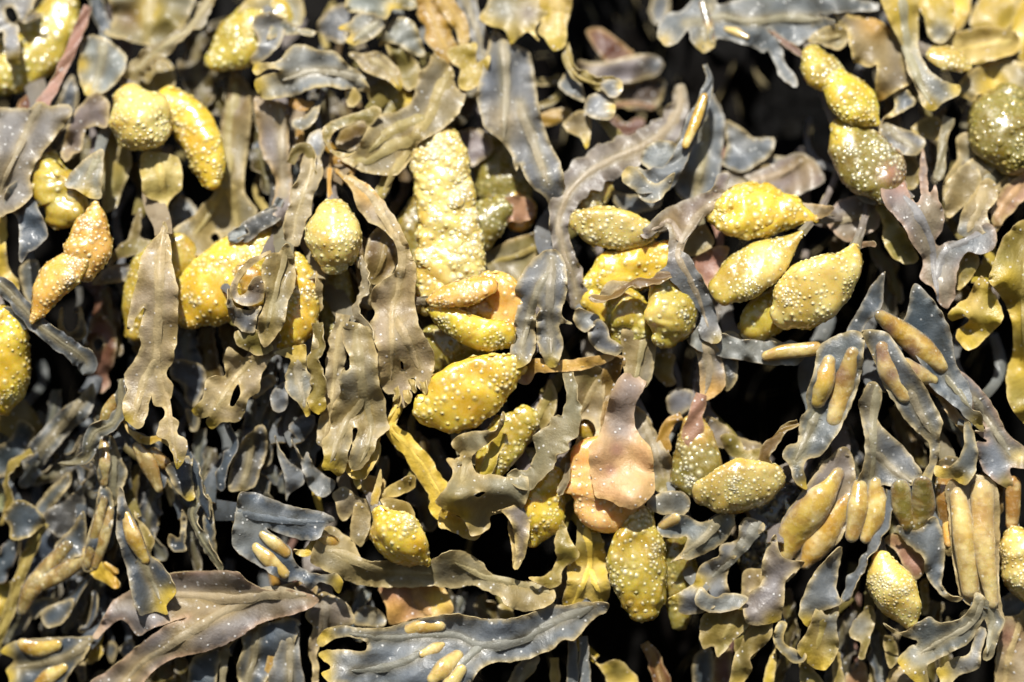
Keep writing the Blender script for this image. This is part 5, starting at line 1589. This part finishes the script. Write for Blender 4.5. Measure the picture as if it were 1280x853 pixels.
R(-16, '270,740,20 275,840,22 280,940,24', col='straw', ruf=1, rib=False, name='stem')
F('olive and yellow leaf at the bottom edge, right of the slate stems')
L(-20, '435,720 480,770 560,745 620,790 660,840 650,940 560,940 500,820', col='gold', edge='straw', ruf=3, spots=[(560, 800, 60, 'olive')])
F('rust coloured stalk rising from the bottom edge, right of centre')
R(-30, '690,670,20 740,760,34 790,940,44', col='red', edge='orange', ruf=1, name='stalk')
F('small grey leaf scraps between the lowest forked frond and the bottom edge')
L(-10, '60,840 120,750 200,730 180,800 130,853 100,940 40,940', col='slate', ribs=['170,760 100,870'], ruf=2)
L(-26, '10,500 60,490 90,560 60,580 20,560', col='moss', ruf=2)
F('frond of blue and purple dim blades at the bottom, left of the yellow twisted strip')
L(-50, '930,720 1000,700 1000,853 930,940 910,800', col='blue', ruf=2)
L(-50, '1010,740 1090,700 1080,940 1010,940', col='plum', ruf=2)

# ------------------------------------------------------------------ narrow hanging straps packed in the lower left and the bottom
tile('02')
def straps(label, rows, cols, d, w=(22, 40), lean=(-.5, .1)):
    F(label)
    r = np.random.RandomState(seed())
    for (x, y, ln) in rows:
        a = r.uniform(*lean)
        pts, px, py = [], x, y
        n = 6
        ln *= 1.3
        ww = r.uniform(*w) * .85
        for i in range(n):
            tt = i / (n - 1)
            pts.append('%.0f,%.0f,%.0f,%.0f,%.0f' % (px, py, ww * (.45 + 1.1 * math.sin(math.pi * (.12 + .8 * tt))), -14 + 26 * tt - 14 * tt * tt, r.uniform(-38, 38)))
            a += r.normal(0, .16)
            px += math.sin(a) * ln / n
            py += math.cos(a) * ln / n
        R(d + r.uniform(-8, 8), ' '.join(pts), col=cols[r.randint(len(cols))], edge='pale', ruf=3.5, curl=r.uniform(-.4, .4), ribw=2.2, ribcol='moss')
straps('frond of narrow slate straps fanning left of the curled strap with the brown bladder', [(470, 330, 330), (430, 420, 380), (400, 500, 330), (330, 540, 330), (270, 430, 300)], ['blue', 'blue', 'shadeblue'], -30)
straps('narrow blue strap frond hanging in the dark below the left edge pod', [(120, 330, 300), (60, 380, 330), (200, 360, 300), (260, 250, 260), (20, 420, 300)], ['blue', 'shadeblue', 'blue'], -52)
straps('frond of dark hanging straps below the forked tan tip', [(580, 560, 420), (640, 600, 430), (720, 640, 400), (790, 620, 400), (850, 700, 380), (540, 700, 380)], ['blue', 'blue', 'shadeblue', 'shadeolive'], -30, lean=(-.2, .25))
straps('frond of dark straps hanging between the hand shaped frond and the big slate frond', [(930, 430, 330), (980, 520, 330), (1020, 560, 300), (1090, 450, 300), (1180, 520, 260)], ['shadeblue', 'blue', 'blue'], -50, lean=(-.2, .3))
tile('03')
straps('frond of thin dim straps crossing the lower left corner', [(330, 230, 300), (420, 330, 300), (260, 380, 280), (180, 400, 300), (480, 360, 280), (80, 500, 300)], ['blue', 'shadeblue', 'blue', 'shadeolive'], -46)
straps('frond of dim ribbed straps at the bottom edge left of the lowest forked frond', [(760, 720, 260), (830, 700, 280), (640, 800, 200), (560, 760, 240), (480, 800, 200)], ['blue', 'blue', 'shadeolive'], -36, lean=(-.3, .3))
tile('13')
straps('dim strap frond in the gap between the long grey and lowest forked fronds', [(1000, 430, 240), (1080, 450, 240), (480, 430, 230), (550, 420, 230), (920, 440, 200)], ['blue', 'shadeblue', 'shadeolive'], -40, lean=(-.3, .3))
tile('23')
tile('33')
straps('frond of dim straps behind the bottom of the hanging bunch', [(150, 420, 380), (210, 600, 320), (460, 520, 360), (560, 640, 300), (860, 480, 360), (930, 560, 330), (590, 480, 320), (400, 560, 360)], ['shadeblue', 'shadeolive', 'blue', 'shadeolive'], -40, lean=(-.3, .3))
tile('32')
straps('frond of dim straps in the dark behind the hanging bunch', [(420, 420, 300), (660, 330, 300), (720, 420, 300), (900, 330, 330), (240, 560, 300), (1080, 620, 300)], ['shadeblue', 'blue', 'shadebrown'], -46, lean=(-.3, .3))
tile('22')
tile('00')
straps('frond of shaded olive straps between the pods at the upper left', [(860, 250, 330), (920, 150, 330), (1180, 560, 330), (620, 760, 300), (420, 640, 280), (1060, 80, 280)], ['shadeolive', 'shadebrown', 'shadeolive', 'shadeolive'], -56, w=(36, 70), lean=(-.3, .3))
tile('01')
straps('frond of shaded straps hanging below the yellow double pod', [(880, 720, 300), (960, 740, 330), (1040, 720, 330), (560, 480, 330), (620, 560, 300), (480, 560, 300)], ['shadebrown', 'blue', 'blue'], -56, w=(30, 60), lean=(-.3, .3))
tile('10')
straps('frond of shaded straps behind the grey frilled fan and the large ribbed blade', [(360, 420, 330), (420, 480, 300), (260, 560, 330), (780, 560, 300), (1040, 380, 330), (60, 500, 360)], ['shadeolive', 'shadebrown', 'shadeolive', 'blue'], -56, w=(36, 70), lean=(-.3, .3))
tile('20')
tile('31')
straps('frond of shaded straps in the gaps around the upright mauve frond', [(560, 300, 330), (620, 420, 300), (900, 360, 330), (1080, 430, 330), (420, 300, 280)], ['shadeblue', 'shadebrown', 'shadeolive'], -60, lean=(-.3, .3))
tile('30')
straps('frond of shaded straps between the pods at the upper right', [(640, 480, 330), (800, 420, 330), (880, 500, 330), (1040, 470, 300), (560, 180, 300)], ['shadeblue', 'shadeolive', 'shadebrown'], -66, lean=(-.3, .3))

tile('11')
straps('frond of shaded olive straps between the gold pod and the large forked frond', [(330, 480, 360), (380, 520, 360), (450, 480, 380), (700, 560, 330), (760, 600, 330), (650, 420, 330)], ['shadeolive', 'shadebrown', 'shadeolive'], -44, w=(36, 64), lean=(-.3, .3))
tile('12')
straps('frond of shaded straps in the dark right of the thick yellow strap', [(700, 420, 300), (780, 440, 300), (860, 480, 300), (620, 560, 260), (760, 620, 280)], ['shadebrown', 'shadeblue', 'shadeolive'], -50, w=(26, 50), lean=(-.3, .3))
straps('frond of shaded straps behind the small grey leaflet', [(90, 60, 330), (150, 260, 330), (30, 300, 300), (250, 330, 300), (330, 420, 330), (60, 480, 280)], ['blue', 'blue', 'shadeblue'], -44, w=(26, 50), lean=(-.3, .3))
